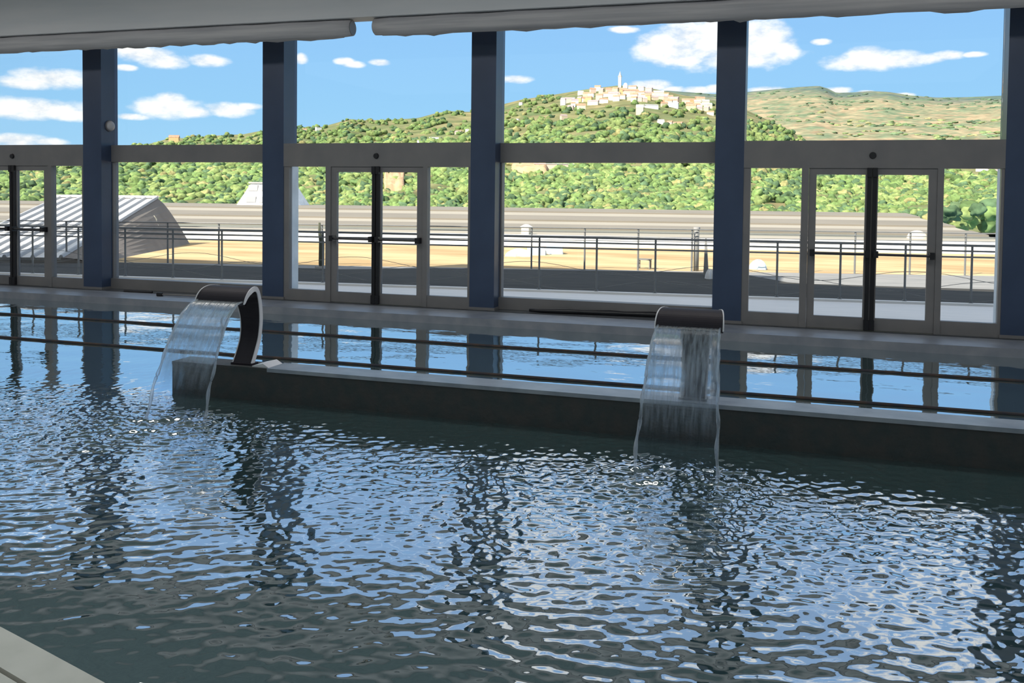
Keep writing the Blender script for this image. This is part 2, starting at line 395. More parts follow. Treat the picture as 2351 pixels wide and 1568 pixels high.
# ------------------------------------------------------------------ window bays and doors
def pane(mb, x0, x1, z0, z1, y): return mb.box(x0, x1, y-0.004, y+0.004, z0, z1)
wi = 0
WL = {-2: 'fixed window at the far left end of the hall', 0: 'wide fixed window left of the left spout, looking on the ribbed roof', 2: 'wide fixed window right of the middle doors, looking on the terrace',
      4: 'fixed window at the right end of the hall', -1: 'upper pane above the leftmost doors', 1: 'upper pane above the middle doors', 3: 'upper pane above the right doors, with the far ridge'}
for i in range(-2, 5):
    x0, x1 = S0 + i*SP + CW, S0 + (i+1)*SP
    wi += 1
    w = thing('window_%d' % wi, WL[i], 'window', ((x0+x1)/2, 12.3, ZF), kind='structure')
    pane(MB(), x0, x1, 0.66, 2.5, 12.30).build('upper_pane', 'glass', w)
    if i % 2 == 0:
        MB().box(x0, x1, 12.22, 12.36, 0.395, 0.665).build('transom', 'frame', w)
        pane(MB(), x0, x1, -1.49, 0.395, 12.30).build('lower_pane', 'glass', w)
        MB().box(x0, x1, 12.20, 12.36, ZF, -1.485).build('sill', 'frame', w)
        MB().box(x0, x0+0.02, 12.24, 12.36, -1.485, 0.395).box(x1-0.02, x1, 12.24, 12.36, -1.485, 0.395).build('frame', 'frame', w)

u = S0 - SP + CW                                     # left side of the first door bay
D = thing('door_1', 'glazed double doors with side panes at the left edge of the photo', 'door', (u+1.478, Y0, ZF), kind='structure')
fr = MB()
fr.box(u, u+2.955, 12.0, 12.12, 0.325, 0.665)        # header
fr.box(u, u+0.085, 12.01, 12.10, ZF, 0.325).box(u+2.92, u+2.955, 12.01, 12.10, ZF, 0.325)
fr.box(u+0.70, u+0.785, 12.0, 12.11, ZF, 0.325).box(u+2.24, u+2.31, 12.0, 12.11, ZF, 0.325)
fr.box(u+0.085, u+0.70, 12.01, 12.10, ZF, -1.49).box(u+2.31, u+2.92, 12.01, 12.10, ZF, -1.49)
fr.build('frame', 'frame', D)
for a, b in ((0.085, 0.70), (2.31, 2.92)):
    pane(MB(), u+a, u+b, -1.49, 0.325, 12.05).build('side_pane', 'glass', D)
for a, b, la, lb, hx in ((0.786, 1.513, 0.875, 1.44, 1), (1.516, 2.239, 1.585, 2.148, -1)):
    lf = MB()
    lf.box(u+a, u+la, 12.015, 12.075, ZF+0.004, 0.324).box(u+lb, u+b, 12.015, 12.075, ZF+0.004, 0.324)
    lf.box(u+la, u+lb, 12.015, 12.075, 0.247, 0.324).box(u+la, u+lb, 12.015, 12.075, ZF+0.004, -1.497)
    l = lf.build('door_leaf', 'frame', D)
    pane(MB(), u+la, u+lb, -1.497, 0.247, 12.045).build('pane', 'glass', l)
    bar = MB().tube([(u+a+0.05, 11.93, -0.715), (u+b-0.02, 11.93, -0.715)], 0.016, 8)
    for e in (a+0.055, b-0.045):
        bar.box(u+e-0.028, u+e+0.028, 11.90, 12.012, -0.755, -0.675)
    bar.build('panic_bar', 'black', l, label='black panic bar')
    bx = u + (b-0.03 if hx == 1 else a+0.03)
    rod = MB().box(bx-0.024, bx+0.024, 11.985, 12.012, ZF+0.01, 0.30).box(bx-0.03, bx+0.03, 11.965, 12.01, ZF+0.005, ZF+0.13).box(bx-0.028, bx+0.028, 11.965, 12.01, 0.22, 0.33)
    rod.build('bolt_rod', 'black', l, label='black vertical bolt rod')
MB().tube([(u+1.515, 11.975, 0.48), (u+1.515, 12.0, 0.48)], [0.035, 0.042], 12).build('sensor', 'black', D, label='round black sensor')
# pale outer jambs seen through the side panes
MB().box(u, u+0.012, 12.12, 12.40, ZF, 0.33).box(u+2.943, u+2.955, 12.12, 12.40, ZF, 0.33).build('outer_jamb', 'white', D, label='white outer jamb')
d2 = dup(D, (2*SP, 0, 0), 'glazed double doors with side panes between the two waterfall spouts'); d2.name = 'door_2'
d3 = dup(D, (4*SP, 0, 0), 'glazed double doors with side panes at the right, beyond the right spout'); d3.name = 'door_3'

# ------------------------------------------------------------------ rolled blinds under the beam
def blind(x0, x1, label, seed):
    r = random.Random(seed)
    B = thing('roller_blind', label, 'blind', ((x0+x1)/2, 11.35, 2.05), 'rolled blinds under the beam')
    n = int((x1-x0)/0.25)+2
    path = [(x0+(x1-x0)*k/(n-1), 11.345, 2.185+0.006*math.sin(k*1.7)) for k in range(n)]
    rs = [0.122+0.008*r.random() for _ in path]; rs[0] = rs[-1] = 0.112
    ro = MB().tube(path, rs, 20).build('fabric_roll', 'blind', B, smooth=True)
    for xe, xo in ((x0, 0.012), (x1, -0.012)):
        MB().tube([(xe-xo, 11.345, 2.185), (xe+xo, 11.345, 2.185)], 0.095, 20).build('end_cap', 'frame', ro)
    m = MB(); k = x0+0.05
    rows = [[], [], [], []]
    while k < x1-0.05:
        dz = 0.035*r.random()**2
        for q, (yy, zz) in enumerate(((11.40, 2.10), (11.455, 2.085-dz), (11.465, 2.085-dz), (11.42, 2.12))): rows[q].append((k, yy, zz))
        k += 0.07+0.2*r.random()
    m.grid(rows).build('hem', 'blind', B)
    return B
blind(UL, -5.985, 'long grey rolled blind left of the gap in the soffit', 3)
blind(-5.635, UR, 'long grey rolled blind right of the gap in the soffit', 5)
for i in range(3, 5):
    x = S0+i*SP+0.16
    bk = MB().box(x-0.03, x+0.03, 11.188, 11.2, 2.30, 2.325)
    for e in (-0.018, 0.018): bk.tube([(x+e, 11.175, 2.312), (x+e, 11.19, 2.312)], 0.008, 8)
    tag(bk.build('blind_bracket', 'white'), 'small white bracket on the blind above the %s column' % ('right spout' if i == 3 else 'right-hand door'), 'bracket', 'blind brackets')

# wall lamp on the first column
lx = S0+CW
L = thing('wall_lamp', 'small round grey lamp on the side of the left column', 'lamp', (lx, 12.18, 0.97))
MB().tube([(lx-0.01, 12.18, 0.97), (lx+0.02, 12.18, 0.97)], 0.09, 20).build('mount', 'frame', L)
MB().tube([(lx+0.02, 12.18, 0.97), (lx+0.05, 12.18, 0.97), (lx+0.068, 12.18, 0.97)], [0.085, 0.07, 0.03], 20).build('cover', 'lampw', L, smooth=True)

# things lying on the coping below the windows
p1, p2 = at_z(365, 676, ZF+0.02), at_z(490, 681, ZF+0.02)
PL = thing('pool_pole', 'thin grey pole with dark knob lying on the coping left of the left spout', 'pole', tuple(p1))
e_dir = (Vector(p2)-Vector(p1)); e_dir = e_dir*1.5
MB().tube([p1, Vector(p1)+e_dir], 0.014, 8).build('shaft', 'frame', PL)
MB().tube([Vector(p1)-e_dir.normalized()*0.03, Vector(p1)+e_dir.normalized()*0.06], 0.028, 10).build('knob', 'black', PL)
p1, p2 = at_z(1215, 712, ZF+0.03), at_z(1530, 724, ZF+0.03)
R_ = MB(); pts = [Vector(p1)+(Vector(p2)-Vector(p1))*k/10 for k in range(11)]
R_.tube(pts, [0.02]+[0.03+0.006*((k*7) % 3) for k in range(9)]+[0.035], 8)
tag(R_.build('rolled_mat', 'black', smooth=True), 'long dark rolled mat lying along the foot of the window left of the right spout', 'mat')
p1, p2 = at_z(285, 668, ZF+0.01), at_z(350, 671, ZF+0.01)
tag(MB().tube([p1, p2], 0.018, 8).build('hose', 'black'), 'short dark hose lying along the foot of the left window', 'hose')

# ------------------------------------------------------------------ pool: divider wall, ropes, spouts
YWF = 6.53; ZWT = -1.47; WXL = -5.13
PW = thing('pool_wall', 'low dark stone wall standing across the pool under both spouts', 'wall', (-1, YWF, ZW))
MB().box(WXL, UR, YWF, YWF+0.24, ZW-0.3, ZWT-0.03).build('wall_body', 'stone', PW)
cp = MB()
cp.box(-4.20, UR, YWF-0.012, YWF+0.252, ZWT-0.03, ZWT)
cp.build('coping', 'wallcap', PW, label='pale blue grey coping')
MB().box(WXL, -4.20, YWF-0.004, YWF+0.244, ZWT-0.03, ZWT-0.004).build('bare_top', 'stone', PW, label='dark uncapped end')
MB().hexa([(-4.36, YWF+0.02, ZWT-0.004), (-4.20, YWF+0.02, ZWT-0.004), (-4.20, YWF+0.23, ZWT-0.004), (-4.36, YWF+0.23, ZWT-0.004)],
          [(-4.36, YWF+0.02, ZWT+0.005), (-4.26, YWF+0.02, ZWT+0.03), (-4.26, YWF+0.23, ZWT+0.03), (-4.36, YWF+0.23, ZWT+0.005)]).build('end_block', 'rim', PW, label='small pale wedge at the foot of the left spout')

for yy, lab in ((9.76, 'thin dark rope stretched at the water line, the one nearer the windows'), (8.24, 'thin dark rope stretched at the water line, the one nearer the low wall')):
    o = MB().tube([(UL+0.01, yy, ZW+0.006), (UR-0.01, yy, ZW+0.006)], 0.017, 8).build('lane_rope', 'rope')
    tag(o, lab, 'rope', 'ropes across the still pool')

prof = [(6.63, -1.475), (6.685, -1.38), (6.735, -1.27), (6.752, -1.15), (6.74, -1.04), (6.70, -0.935), (6.63, -0.855), (6.54, -0.812), (6.45, -0.803), (6.37, -0.825), (6.315, -0.87), (6.285, -0.925)]
wid = [0.088, 0.086, 0.086, 0.09, 0.098, 0.112, 0.14, 0.176, 0.205, 0.22, 0.226, 0.227]
def resample(pr, wd, k=4):
    P = []; Wd = []
    n = len(pr)
    for i in range(n-1):
        for j in range(k):
            t = j/k
            def cr_(a, b, c, d): return 0.5*((2*b)+(-a+c)*t+(2*a-5*b+4*c-d)*t*t+(-a+3*b-3*c+d)*t**3)
            ia, ib, ic, id_ = max(i-1, 0), i, i+1, min(i+2, n-1)
            P.append((cr_(pr[ia][0], pr[ib][0], pr[ic][0], pr[id_][0]), cr_(pr[ia][1], pr[ib][1], pr[ic][1], pr[id_][1])))
            Wd.append(cr_(wd[ia], wd[ib], wd[ic], wd[id_]))
    P.append(pr[-1]); Wd.append(wd[-1]); return P, Wd
PR, WD = resample(prof, wid)
def normals(P):
    out = []
    for i in range(len(P)):
        a = np.array(P[max(i-1, 0)]); b = np.array(P[min(i+1, len(P)-1)]); t = (b-a)/np.linalg.norm(b-a)
        out.append((-t[1], t[0]))
    return out
NR = normals(PR)
TH = 0.034
def spout(cx, label):
    S = thing('waterfall_spout', label, 'spout', (cx, 6.63, ZWT-0.004), 'waterfall spouts on the low wall')
    m = MB(); rows = []
    n = len(PR)
    ring = []
    for (y, z), w_, (ny, nz) in zip(PR, WD, NR):
        iy, iz = y+ny*TH, z+nz*TH
        ring.append([(cx-w_, y, z), (cx+w_, y, z), (cx+w_, iy, iz), (cx-w_, iy, iz)])
    m.grid([[r[0], r[1]] for r in ring]); m.grid([[r[3], r[2]] for r in ring])
    m.add(ring[0], [(0, 1, 2, 3)]); m.add(ring[-1], [(3, 2, 1, 0)])
    m.build('blade', 'spout', S, smooth=False)
    for sgn, nm in ((1, 1), (-1, 0)):
        e = MB(); rr = []
        for ki, ((y, z), w_, (ny, nz)) in enumerate(zip(PR, WD, NR)):
            tp = min(1.0, (len(PR)-1-ki)/9.0)**0.6
            o0, o1 = -0.004, TH*tp+0.004
            rr.append([(cx+sgn*(w_-0.002), y+ny*o0, z+nz*o0), (cx+sgn*(w_+0.006), y+ny*o0, z+nz*o0), (cx+sgn*(w_+0.006), y+ny*o1, z+nz*o1), (cx+sgn*(w_-0.002), y+ny*o1, z+nz*o1), (cx+sgn*(w_-0.002), y+ny*o0, z+nz*o0)])
        e.grid(rr); e.build('edge_rim', 'rim', S, label='lighter steel edge')
    MB().box(cx-0.10, cx+0.10, 6.585, 6.685, ZWT-0.004, ZWT+0.012).build('base_plate', 'spout', S)
    return S
CXL, CXR = -4.49, -0.772
sp1 = spout(CXL, 'dark curved cascade spout at the left end of the low wall')
sp2 = dup(sp1, (CXR-CXL, 0, 0), 'dark curved cascade spout facing the viewer at the right of the low wall')

def waterfall(cx, label, seed):
    r = np.random.default_rng(seed)
    Wf = thing('falling_water', label, 'water', (cx, 6.29, ZW), 'sheets of falling water')
    nv, nu = 60, 44
    T = 0.414
    front = []; back = []
    ph = r.random(12)*6.28; fr_ = r.uniform(18, 120, 12); am = 0.07/fr_
    for i in range(nv):
        t = T*i/(nv-1); s = i/(nv-1)
        y = 6.30-1.36*t; z = -0.905-4.905*t*t
        hw = 0.208+0.05*s**1.4
        fa = []; ba = []
        for j in range(nu):
            uu = (2*j/(nu-1)-1)
            x = cx+uu*hw + 0.004*math.sin(9*s+uu*5+seed)*s
            wv = sum(am[k]*math.sin(fr_[k]*(x-cx)+ph[k]+s*(3+k*0.9)) for k in range(12))*(0.25+s)
            th = 0.009*(1-0.5*s) if 0 < j < nu-1 else 0.001
            edge_n = 0.004*math.sin(40*s+ph[3])*(1 if abs(uu) > 0.93 else 0)
            fa.append((x, y-th+wv*0.45+edge_n, z)); ba.append((x, y+th-wv*0.25, z))
        front.append(fa); back.append(ba)
    m = MB(); m.grid(front)
    m.grid([list(reversed(rw)) for rw in back])
    m.build('sheet', 'sheet', Wf, smooth=True)
    for sg in (-1, 1):
        path = []; rs = []
        for i in range(64):
            t = T*i/63; s = i/63
            hw = 0.208+0.05*s**1.4
            path.append((cx+sg*hw+0.006*math.sin(31*s+seed)*s, 6.30-1.36*t+0.006*math.cos(27*s), -0.905-4.905*t*t))
            rs.append(0.007+0.008*s*(0.6+0.4*math.sin(55*s+seed+sg)))
        MB().tube(path, rs, 8).build('edge_stream', 'stream', Wf, smooth=True)
    return Wf
waterfall(CXL, 'clear sheet of water falling from the left spout', 3)
waterfall(CXR, 'clear sheet of water falling from the right spout over its dark stem', 8)

# ------------------------------------------------------------------ water surface
def water():
    xs = np.concatenate([np.arange(UL, -7.5, 0.09), np.arange(-7.5, 2.6, 0.0145), np.arange(2.6, UR, 0.09), [UR]])
    ys = np.concatenate([np.arange(1.0, 2.4, 0.06), np.arange(2.4, 6.52, 0.0145), [YWF, YWF+0.12, YWF+0.24], np.arange(6.82, 11.17, 0.05), [11.18]])
    X, Yg = np.meshgrid(xs, ys)
    r = np.random.default_rng(11)
    Z = np.zeros_like(X)
    def lnoise(scale, seed):                       # smooth random field in [-1, 1]
        q = np.random.default_rng(seed); out = np.zeros_like(X)
        for _ in range(14):
            a = q.uniform(0, 6.283); k = 6.283/(scale*q.uniform(0.6, 1.7))
            out += np.sin(k*(X*math.cos(a)+Yg*math.sin(a))+q.uniform(0, 6.283))
        return np.clip(out/3.2, -1, 1)
    spl = [(CXL-0.02, 5.72, 1.0), (CXR, 5.72, 1.05)]
    wallmask = np.where((Yg > YWF+0.1) & (X > WXL+0.1), 0.0, 1.0)
    leftfar = np.clip((Yg-6.4)/3.2, 0, 1)
    patch = 0.62+0.38*lnoise(0.9, 5)
    dmin = np.full_like(X, 99.0)
    for k, (cx, cy, g) in enumerate(spl):
        d = np.sqrt((X-cx)**2+((Yg-cy))**2); dmin = np.minimum(dmin, d)
        ang = np.arctan2(Yg-cy, X-cx)
        wob = 0.9*lnoise(0.75, 21+k)+0.5*lnoise(0.33, 31+k)
        for lam, sl, dec in ((0.042, 0.04, 1.0), (0.06, 0.055, 1.5), (0.083, 0.055, 2.1), (0.12, 0.05, 2.6), (0.17, 0.03, 3.2)):
            env = np.clip(d/0.18, 0, 1)*np.exp(-d/dec)
            Z += 1.15*g*sl*lam/6.283*env*patch*np.sin(6.283*d/lam+wob*2.2+k*1.7+ang*0.6)
    env = np.exp(-dmin/1.15)
    q = np.random.default_rng(77)
    for _ in range(70):
        a = q.uniform(0, 6.283); lam = 0.038*(4.0**q.random()); k = 6.283/lam
        Z += (0.036*lam/6.283)*np.sin(k*(X*math.cos(a)+Yg*math.sin(a))+q.uniform(0, 6.283))*(0.9*env+0.22*np.exp(-dmin/3.0))
    for _ in range(50):
        a = q.uniform(0, 6.283); lam = 0.035*(2.6**q.random()); k = 6.283/lam
        Z += (0.060*lam/6.283)*np.sin(k*(X*math.cos(a)+Yg*math.sin(a))+q.uniform(0, 6.283))*np.exp(-(dmin/0.75)**2)
    Z += 0.012*np.exp(-(dmin/0.33)**2)*(0.6+lnoise(0.2, 91))
    fade = np.where(Yg > 6.0, np.exp(-np.clip(Yg-6.0, 0, 9)/1.25), 1.0)
    Z *= np.maximum(wallmask*fade, 0)
    # faint long undulation of the still part
    for _ in range(16):
        a = q.normal(1.57, 0.55); lam = q.uniform(0.25, 1.1); k = 6.283/lam
        Z += (0.0022*lam/6.283)*np.sin(k*(X*math.cos(a)+Yg*math.sin(a))+q.uniform(0, 6.283))
    n = len(xs); m_ = len(ys)
    co = np.stack([X, Yg, Z+ZW], -1).reshape(-1, 3)
    idx = np.arange(n*m_).reshape(m_, n)
    fc = np.stack([idx[:-1, :-1], idx[:-1, 1:], idx[1:, 1:], idx[1:, :-1]], -1).reshape(-1, 4)
    mid = co[fc].mean(1)
    fc = fc[~((mid[:, 0] > WXL+0.02) & (mid[:, 1] > YWF) & (mid[:, 1] < YWF+0.24))]
    return np_mesh('pool_water', co, fc, 'water', smooth=True)
def np_mesh(name, co, fc, m, smooth=False, tint=None, loc=None):
    me = bpy.data.meshes.new(name); k = fc.shape[1]
    me.vertices.add(len(co)); me.vertices.foreach_set('co', co.astype(np.float32).ravel())
    me.loops.add(fc.size); me.loops.foreach_set('vertex_index', fc.astype(np.int32).ravel())
    me.polygons.add(len(fc)); me.polygons.foreach_set('loop_start', np.arange(0, fc.size, k, dtype=np.int32))
    me.polygons.foreach_set('loop_total', np.full(len(fc), k, dtype=np.int32))
    if smooth: me.polygons.foreach_set('use_smooth', np.ones(len(fc), dtype=bool))
    me.update(calc_edges=True)
    if tint is not None:
        a = me.color_attributes.new('tint', 'FLOAT_COLOR', 'POINT')
        a.data.foreach_set('color', np.concatenate([tint, np.ones((len(tint), 1))], 1).astype(np.float32).ravel())
    me.materials.append(M[m]); o = bpy.data.objects.new(name, me); COL.objects.link(o)
    if loc is not None: o.location = loc
    return o
wt = water()
tag(wt, 'dark rippled water filling the pool', 'water', kind='stuff')
structure(MB().box(UL, UR, YB, 11.5, -3.1, -2.9).build('pool_floor', 'floor'), 'bottom of the pool', 'floor')

# ------------------------------------------------------------------ terrace outside
ZD = -1.65
def line(u, a, b): return a+b*u
def strip(name, m, y_lo, y_hi, x0=-60, x1=40, z=ZD, n=120, label=None, cat='ground'):
    xs = [x0+(x1-x0)*k/n for k in range(n+1)]
    o = MB().grid([[(x, y_lo(x), z) for x in xs], [(x, y_hi(x), z) for x in xs]]).build(name, m)
    return structure(o, label, cat)
rail_line = lambda u: 15.12+0.122*u
far_line = lambda u: 20.35+0.27*u
par_line = lambda u: 28.25+0.21*u
def dark_line(u):                                   # dark roofing, widened in the middle to stand in for the building's shade
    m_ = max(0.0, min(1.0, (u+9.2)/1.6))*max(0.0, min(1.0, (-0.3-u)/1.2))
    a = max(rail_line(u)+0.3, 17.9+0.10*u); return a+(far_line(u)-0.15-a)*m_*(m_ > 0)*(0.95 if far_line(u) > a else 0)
strip('terrace_deck', 'deck', lambda u: 12.45, rail_line, -20, 14, label='pale concrete terrace just outside the windows')
strip('terrace_roofing_shade', 'darkstrip', rail_line, dark_line, -28, 20, label='dark roofing strip beyond the near railing, widened in the middle by painted shade')
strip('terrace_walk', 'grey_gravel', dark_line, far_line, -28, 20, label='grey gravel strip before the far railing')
strip('ground_gravel', 'gravel', far_line, par_line, -60, 40, label='yellow gravel roof in full sun beyond the far railing')
kb = MB()
xs = [-20+34*k/34 for k in range(35)]
kb.grid([[(x, rail_line(x)-0.10, ZD+0.0) for x in xs], [(x, rail_line(x)-0.10, ZD+0.035) for x in xs], [(x, rail_line(x)+0.02, ZD+0.035) for x in xs], [(x, rail_line(x)+0.02, ZD) for x in xs]])
structure(kb.build('trim_4', 'deck'), 'low kerb at the outer edge of the terrace', 'kerb')

def railing(name, label, f, us, h, rails, wires, pr, rr):
    x0, x1 = us[0], us[-1]
    R = thing(name, label, 'railing', ((x0+x1)/2, f((x0+x1)/2), ZD))
    for u_ in us:
        po = MB().tube([(u_, f(u_), ZD), (u_, f(u_), ZD+h)], pr, 8).build('post', 'steel', R)
        if wires: MB().tube([(u_, f(u_), ZD), (u_, f(u_), ZD+0.05)], pr*2, 10).build('base_flange', 'steel', po)
    for k, z in enumerate(rails):
        MB().tube([(u_, f(u_)-0.02, ZD+z) for u_ in us], rr if k == 0 else rr*0.7, 8).build('top_rail' if k == 0 else 'mid_rail', 'steel', R)
    for w in range(wires):
        pts = []
        for i in range(len(us)*6-5):
            u_ = us[0]+(us[-1]-us[0])*i/(len(us)*6-6)
            ph = (u_*2.1+w*2.3)
            pts.append((u_, f(u_)+0.02, ZD+0.14+0.13*w+0.09*math.sin(ph)))
        MB().tube(pts, 0.004, 5).build('wire', 'steel', R)
    return R
near_us = [-20.2+0.9405*k for k in range(29)]
near_us = [-4.247+0.939*k for k in range(-17, 15)]
railing('railing', 'steel railing on the edge of the terrace, nearest the windows', rail_line, near_us, 0.90, (0.905, 0.82, 0.73), 3, 0.017, 0.019)
far_us = [-5.65+1.09*k for k in range(-14, 14)]
railing('railing', 'thinner steel railing farther out, where the yellow gravel begins', far_line, far_us, 0.88, (0.88, 0.80, 0.71, 0.62), 0, 0.020, 0.012)

# building beyond the gravel: white parapet and long metal roof
MR = thing('metal_roof_building', 'long low building with banded grey metal roof and white parapet beyond the gravel', 'building', (-8, 27, ZD))
xs = [-70+92.0*k/40 for k in range(41)]
XE = 5.6
xs = [-75+(XE+75)*k/40 for k in range(41)]
par = [[(x, par_line(x), ZD-0.02) for x in xs], [(x, par_line(x), ZD+0.33) for x in xs], [(x, par_line(x)+0.35, ZD+0.33) for x in xs], [(x, par_line(x)+0.35, ZD) for x in xs]]
MB().grid(par).build('parapet', 'white', MR)
bands = [(0.35, 'roof_b', 0.02), (2.2, 'roof_c', 0.0), (4.5, 'roof_a', 0.05), (8.0, 'roof_b', 0.0), (12.0, 'roof_a', 0.07), (18.0, 'roof_b', 0.0), (25.0, 'roof_a', 0.08), (33.0, 'roof_c', 0.0), (35.2, None, 0)]
prev = ZD+0.30
for k in range(len(bands)-1):
    b0, m_, st = bands[k]; b1 = bands[k+1][0]
    z0 = ZD+0.30+0.0055*b0+st; z1 = ZD+0.30+0.0055*b1+st
    # the far edge runs a little less obliquely than the parapet
    f0 = lambda x, b=b0: par_line(x)+b-0.0013*b*x*0.9
    f1 = lambda x, b=b1: par_line(x)+b-0.0013*b*x*0.9
    MB().grid([[(x, f0(x), prev-0.02) for x in xs], [(x, f0(x), z0) for x in xs], [(x, f1(x), z1) for x in xs], [(x, f1(x), z1-0.4) for x in xs]]).build('roof_band', m_, MR)
    prev = z1
MB().box(XE-0.05, XE, par_line(XE), par_line(XE)+35, ZD-2, ZD+0.3).build('end_wall', 'roof_c', MR)

# roof lantern on the ridge, left
lp = at_y(537, 476, 52.0); rp_ = at_y(662, 476, 52.0); lt = at_y(566, 421, 52.0)
zb, zt = lp[2]-0.1, lt[2]
w_ = rp_[0]-lp[0]
RLN = thing('roof_lantern', 'pale tapered roof lantern with louvred openings behind the left spout column', 'skylight', (lp[0]+w_/2, 52.5, zb))
ins = lt[0]-lp[0]
bx = [(lp[0], 52, zb), (lp[0]+w_, 52, zb), (lp[0]+w_, 55, zb), (lp[0], 55, zb)]
tx = [(lp[0]+ins, 52.5, zt), (lp[0]+w_-ins, 52.5, zt), (lp[0]+w_-ins, 54.5, zt), (lp[0]+ins, 54.5, zt)]
MB().hexa(bx, tx).build('body', 'hwhite', RLN)
MB().box(lp[0]+ins-0.12, lp[0]+w_-ins+0.12, 52.4, 54.6, zt, zt+0.1).build('cap', 'slate', RLN)
for q in range(2):
    for c in range(2):
        z = zb+0.45+q*0.75; x = lp[0]+0.85+c*0.95; yv = 52+(z-zb)/(zt-zb)*0.5
        fr_m = MB().hexa([(x, yv-0.04, z), (x+0.7, yv-0.04, z), (x+0.7, yv+0.02, z), (x, yv+0.02, z)], [(x, yv+0.03, z+0.38), (x+0.7, yv+0.03, z+0.38), (x+0.7, yv+0.12, z+0.38), (x, yv+0.12, z+0.38)])
        fr_m.build('louvre', 'slate', RLN)

# ribbed shed roof, left
ea = math.radians(22); ex = np.array([math.cos(ea), math.sin(ea)]); nx = np.array([-math.sin(ea), math.cos(ea)])
R0 = np.array([-17.8, 22.0]); ZR = -0.32
def shed(a, b, z): p = R0+ex*a+nx*b; return (p[0], p[1], z)
SH = thing('shed_roof', 'low shed with pale ribbed metal roof sloping towards the left doors', 'building', (R0[0]-1, R0[1]-3, ZD))
zs = lambda b: ZR+0.185*b if b < 0 else ZR
A0, B0 = -2.65, -6.6
rf = MB(); sm = MB()
nseam = 9
rf.hexa([shed(A0, B0, zs(B0)-0.06), shed(0, B0, zs(B0)-0.06), shed(0, 0, ZR-0.06), shed(A0, 0, ZR-0.06)], [shed(A0, B0, zs(B0)), shed(0, B0, zs(B0)), shed(0, 0, ZR), shed(A0, 0, ZR)])
rf.build('roof_sheet', 'barn_a', SH)
for k in range(nseam+1):
    a = A0+(0-A0)*k/nseam
    sm = MB().hexa([shed(a-0.05, B0, zs(B0)), shed(a+0.05, B0, zs(B0)), shed(a+0.05, 0, ZR), shed(a-0.05, 0, ZR)],
                   [shed(a-0.025, B0, zs(B0)+0.055), shed(a+0.025, B0, zs(B0)+0.055), shed(a+0.025, 0, ZR+0.055), shed(a-0.025, 0, ZR+0.055)])
    sm.build('seam', 'barn_b', SH)
MB().hexa([shed(A0-0.08, -0.12, ZR), shed(0.03, -0.12, ZR), shed(0.03, 0.1, ZR), shed(A0-0.08, 0.1, ZR)], [shed(A0-0.08, -0.12, ZR+0.07), shed(0.03, -0.12, ZR+0.07), shed(0.03, 0.1, ZR+0.07), shed(A0-0.08, 0.1, ZR+0.07)]).build('ridge_cap', 'hwhite', SH)
# curved shaded end and walls
en = []
for k in range(9):
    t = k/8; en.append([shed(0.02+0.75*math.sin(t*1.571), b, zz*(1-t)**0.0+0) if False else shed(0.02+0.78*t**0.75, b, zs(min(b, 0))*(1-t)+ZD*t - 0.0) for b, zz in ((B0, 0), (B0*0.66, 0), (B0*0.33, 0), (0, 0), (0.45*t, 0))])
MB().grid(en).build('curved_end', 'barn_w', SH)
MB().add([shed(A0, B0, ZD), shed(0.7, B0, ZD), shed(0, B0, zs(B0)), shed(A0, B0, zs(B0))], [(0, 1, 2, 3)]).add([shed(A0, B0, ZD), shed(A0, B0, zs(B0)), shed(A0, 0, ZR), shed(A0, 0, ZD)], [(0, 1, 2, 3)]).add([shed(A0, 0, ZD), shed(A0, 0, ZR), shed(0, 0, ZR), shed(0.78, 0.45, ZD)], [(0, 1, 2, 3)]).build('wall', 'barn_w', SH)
# small pale dormer on the shaded end
dm = [shed(0.28, -1.15, -0.78), shed(0.62, -1.5, -1.35), shed(0.62, -0.7, -1.35)]
MB().add([dm[0], dm[1], dm[2], shed(0.05, -1.15, -0.80)], [(0, 1, 2), (0, 2, 3), (0, 3, 1)]).build('dormer', 'cream', SH)

# litter and fittings on the gravel
def put(x, y): return at_z(x, y, ZD)
def gbox(name, m, x0, x1, y, h, d, label, cat, yaw=0.2, group=None):
    a = Vector(put(x0, y)); b = Vector(put(x1, y)); dd = (b-a); dd.z = 0; n_ = Vector((-dd.y, dd.x, 0)).normalized()*d
    up = Vector((0, 0, h))
    o = MB().hexa([a, b, b+n_, a+n_], [a+up+dd*0.03, b+up-dd*0.03, b+n_*0.97+up, a+n_*0.97+up])
    return o
T_ = thing('plastic_crate', 'pale blue plastic crate on the gravel, left of the pair', 'crate', tuple(put(1235, 586)), 'pale blue crates')
gbox('', '', 1218, 1252, 586, 0.17, 0.5, '', '').build('body', 'paleblue', T_)
gbox('', '', 1215, 1255, 585, 0.19, 0.05, '', '').build('rim', 'hwhite', T_)
T_ = thing('plastic_crate', 'pale blue plastic crate on the gravel, right of the pair', 'crate', tuple(put(1275, 585)), 'pale blue crates')
gbox('', '', 1262, 1292, 584, 0.21, 0.5, '', '').build('body', 'paleblue', T_)
gbox('', '', 1260, 1294, 583, 0.05, 0.05, '', '').build('rim', 'hwhite', T_)
def heap(name, m, cx, cy, rx, h, label, cat, seed):
    q = random.Random(seed); c = Vector(put(cx, cy)); rows = []
    for i in range(6):
        t = i/5; row = []
        for k in range(17):
            a = 6.283*k/16; rr = rx*(1-t**1.6)*(0.75+0.35*math.sin(3*a+seed)*0.5+0.12*math.sin(7*a)) if i < 5 else 0.01
            row.append(c+Vector((rr*math.cos(a), 0.7*rr*math.sin(a), h*math.sin(t*1.57)*(0.9+0.1*math.sin(5*a+seed)))))
        row[-1] = row[0]; rows.append(row)
    return tag(MB().grid(rows).build(name, m), label, cat)
heap('tarpaulin', 'tarp', 1190, 588, 0.42, 0.2, 'crumpled white sheet heaped on the gravel left of the pale blue crates', 'tarpaulin', 2)
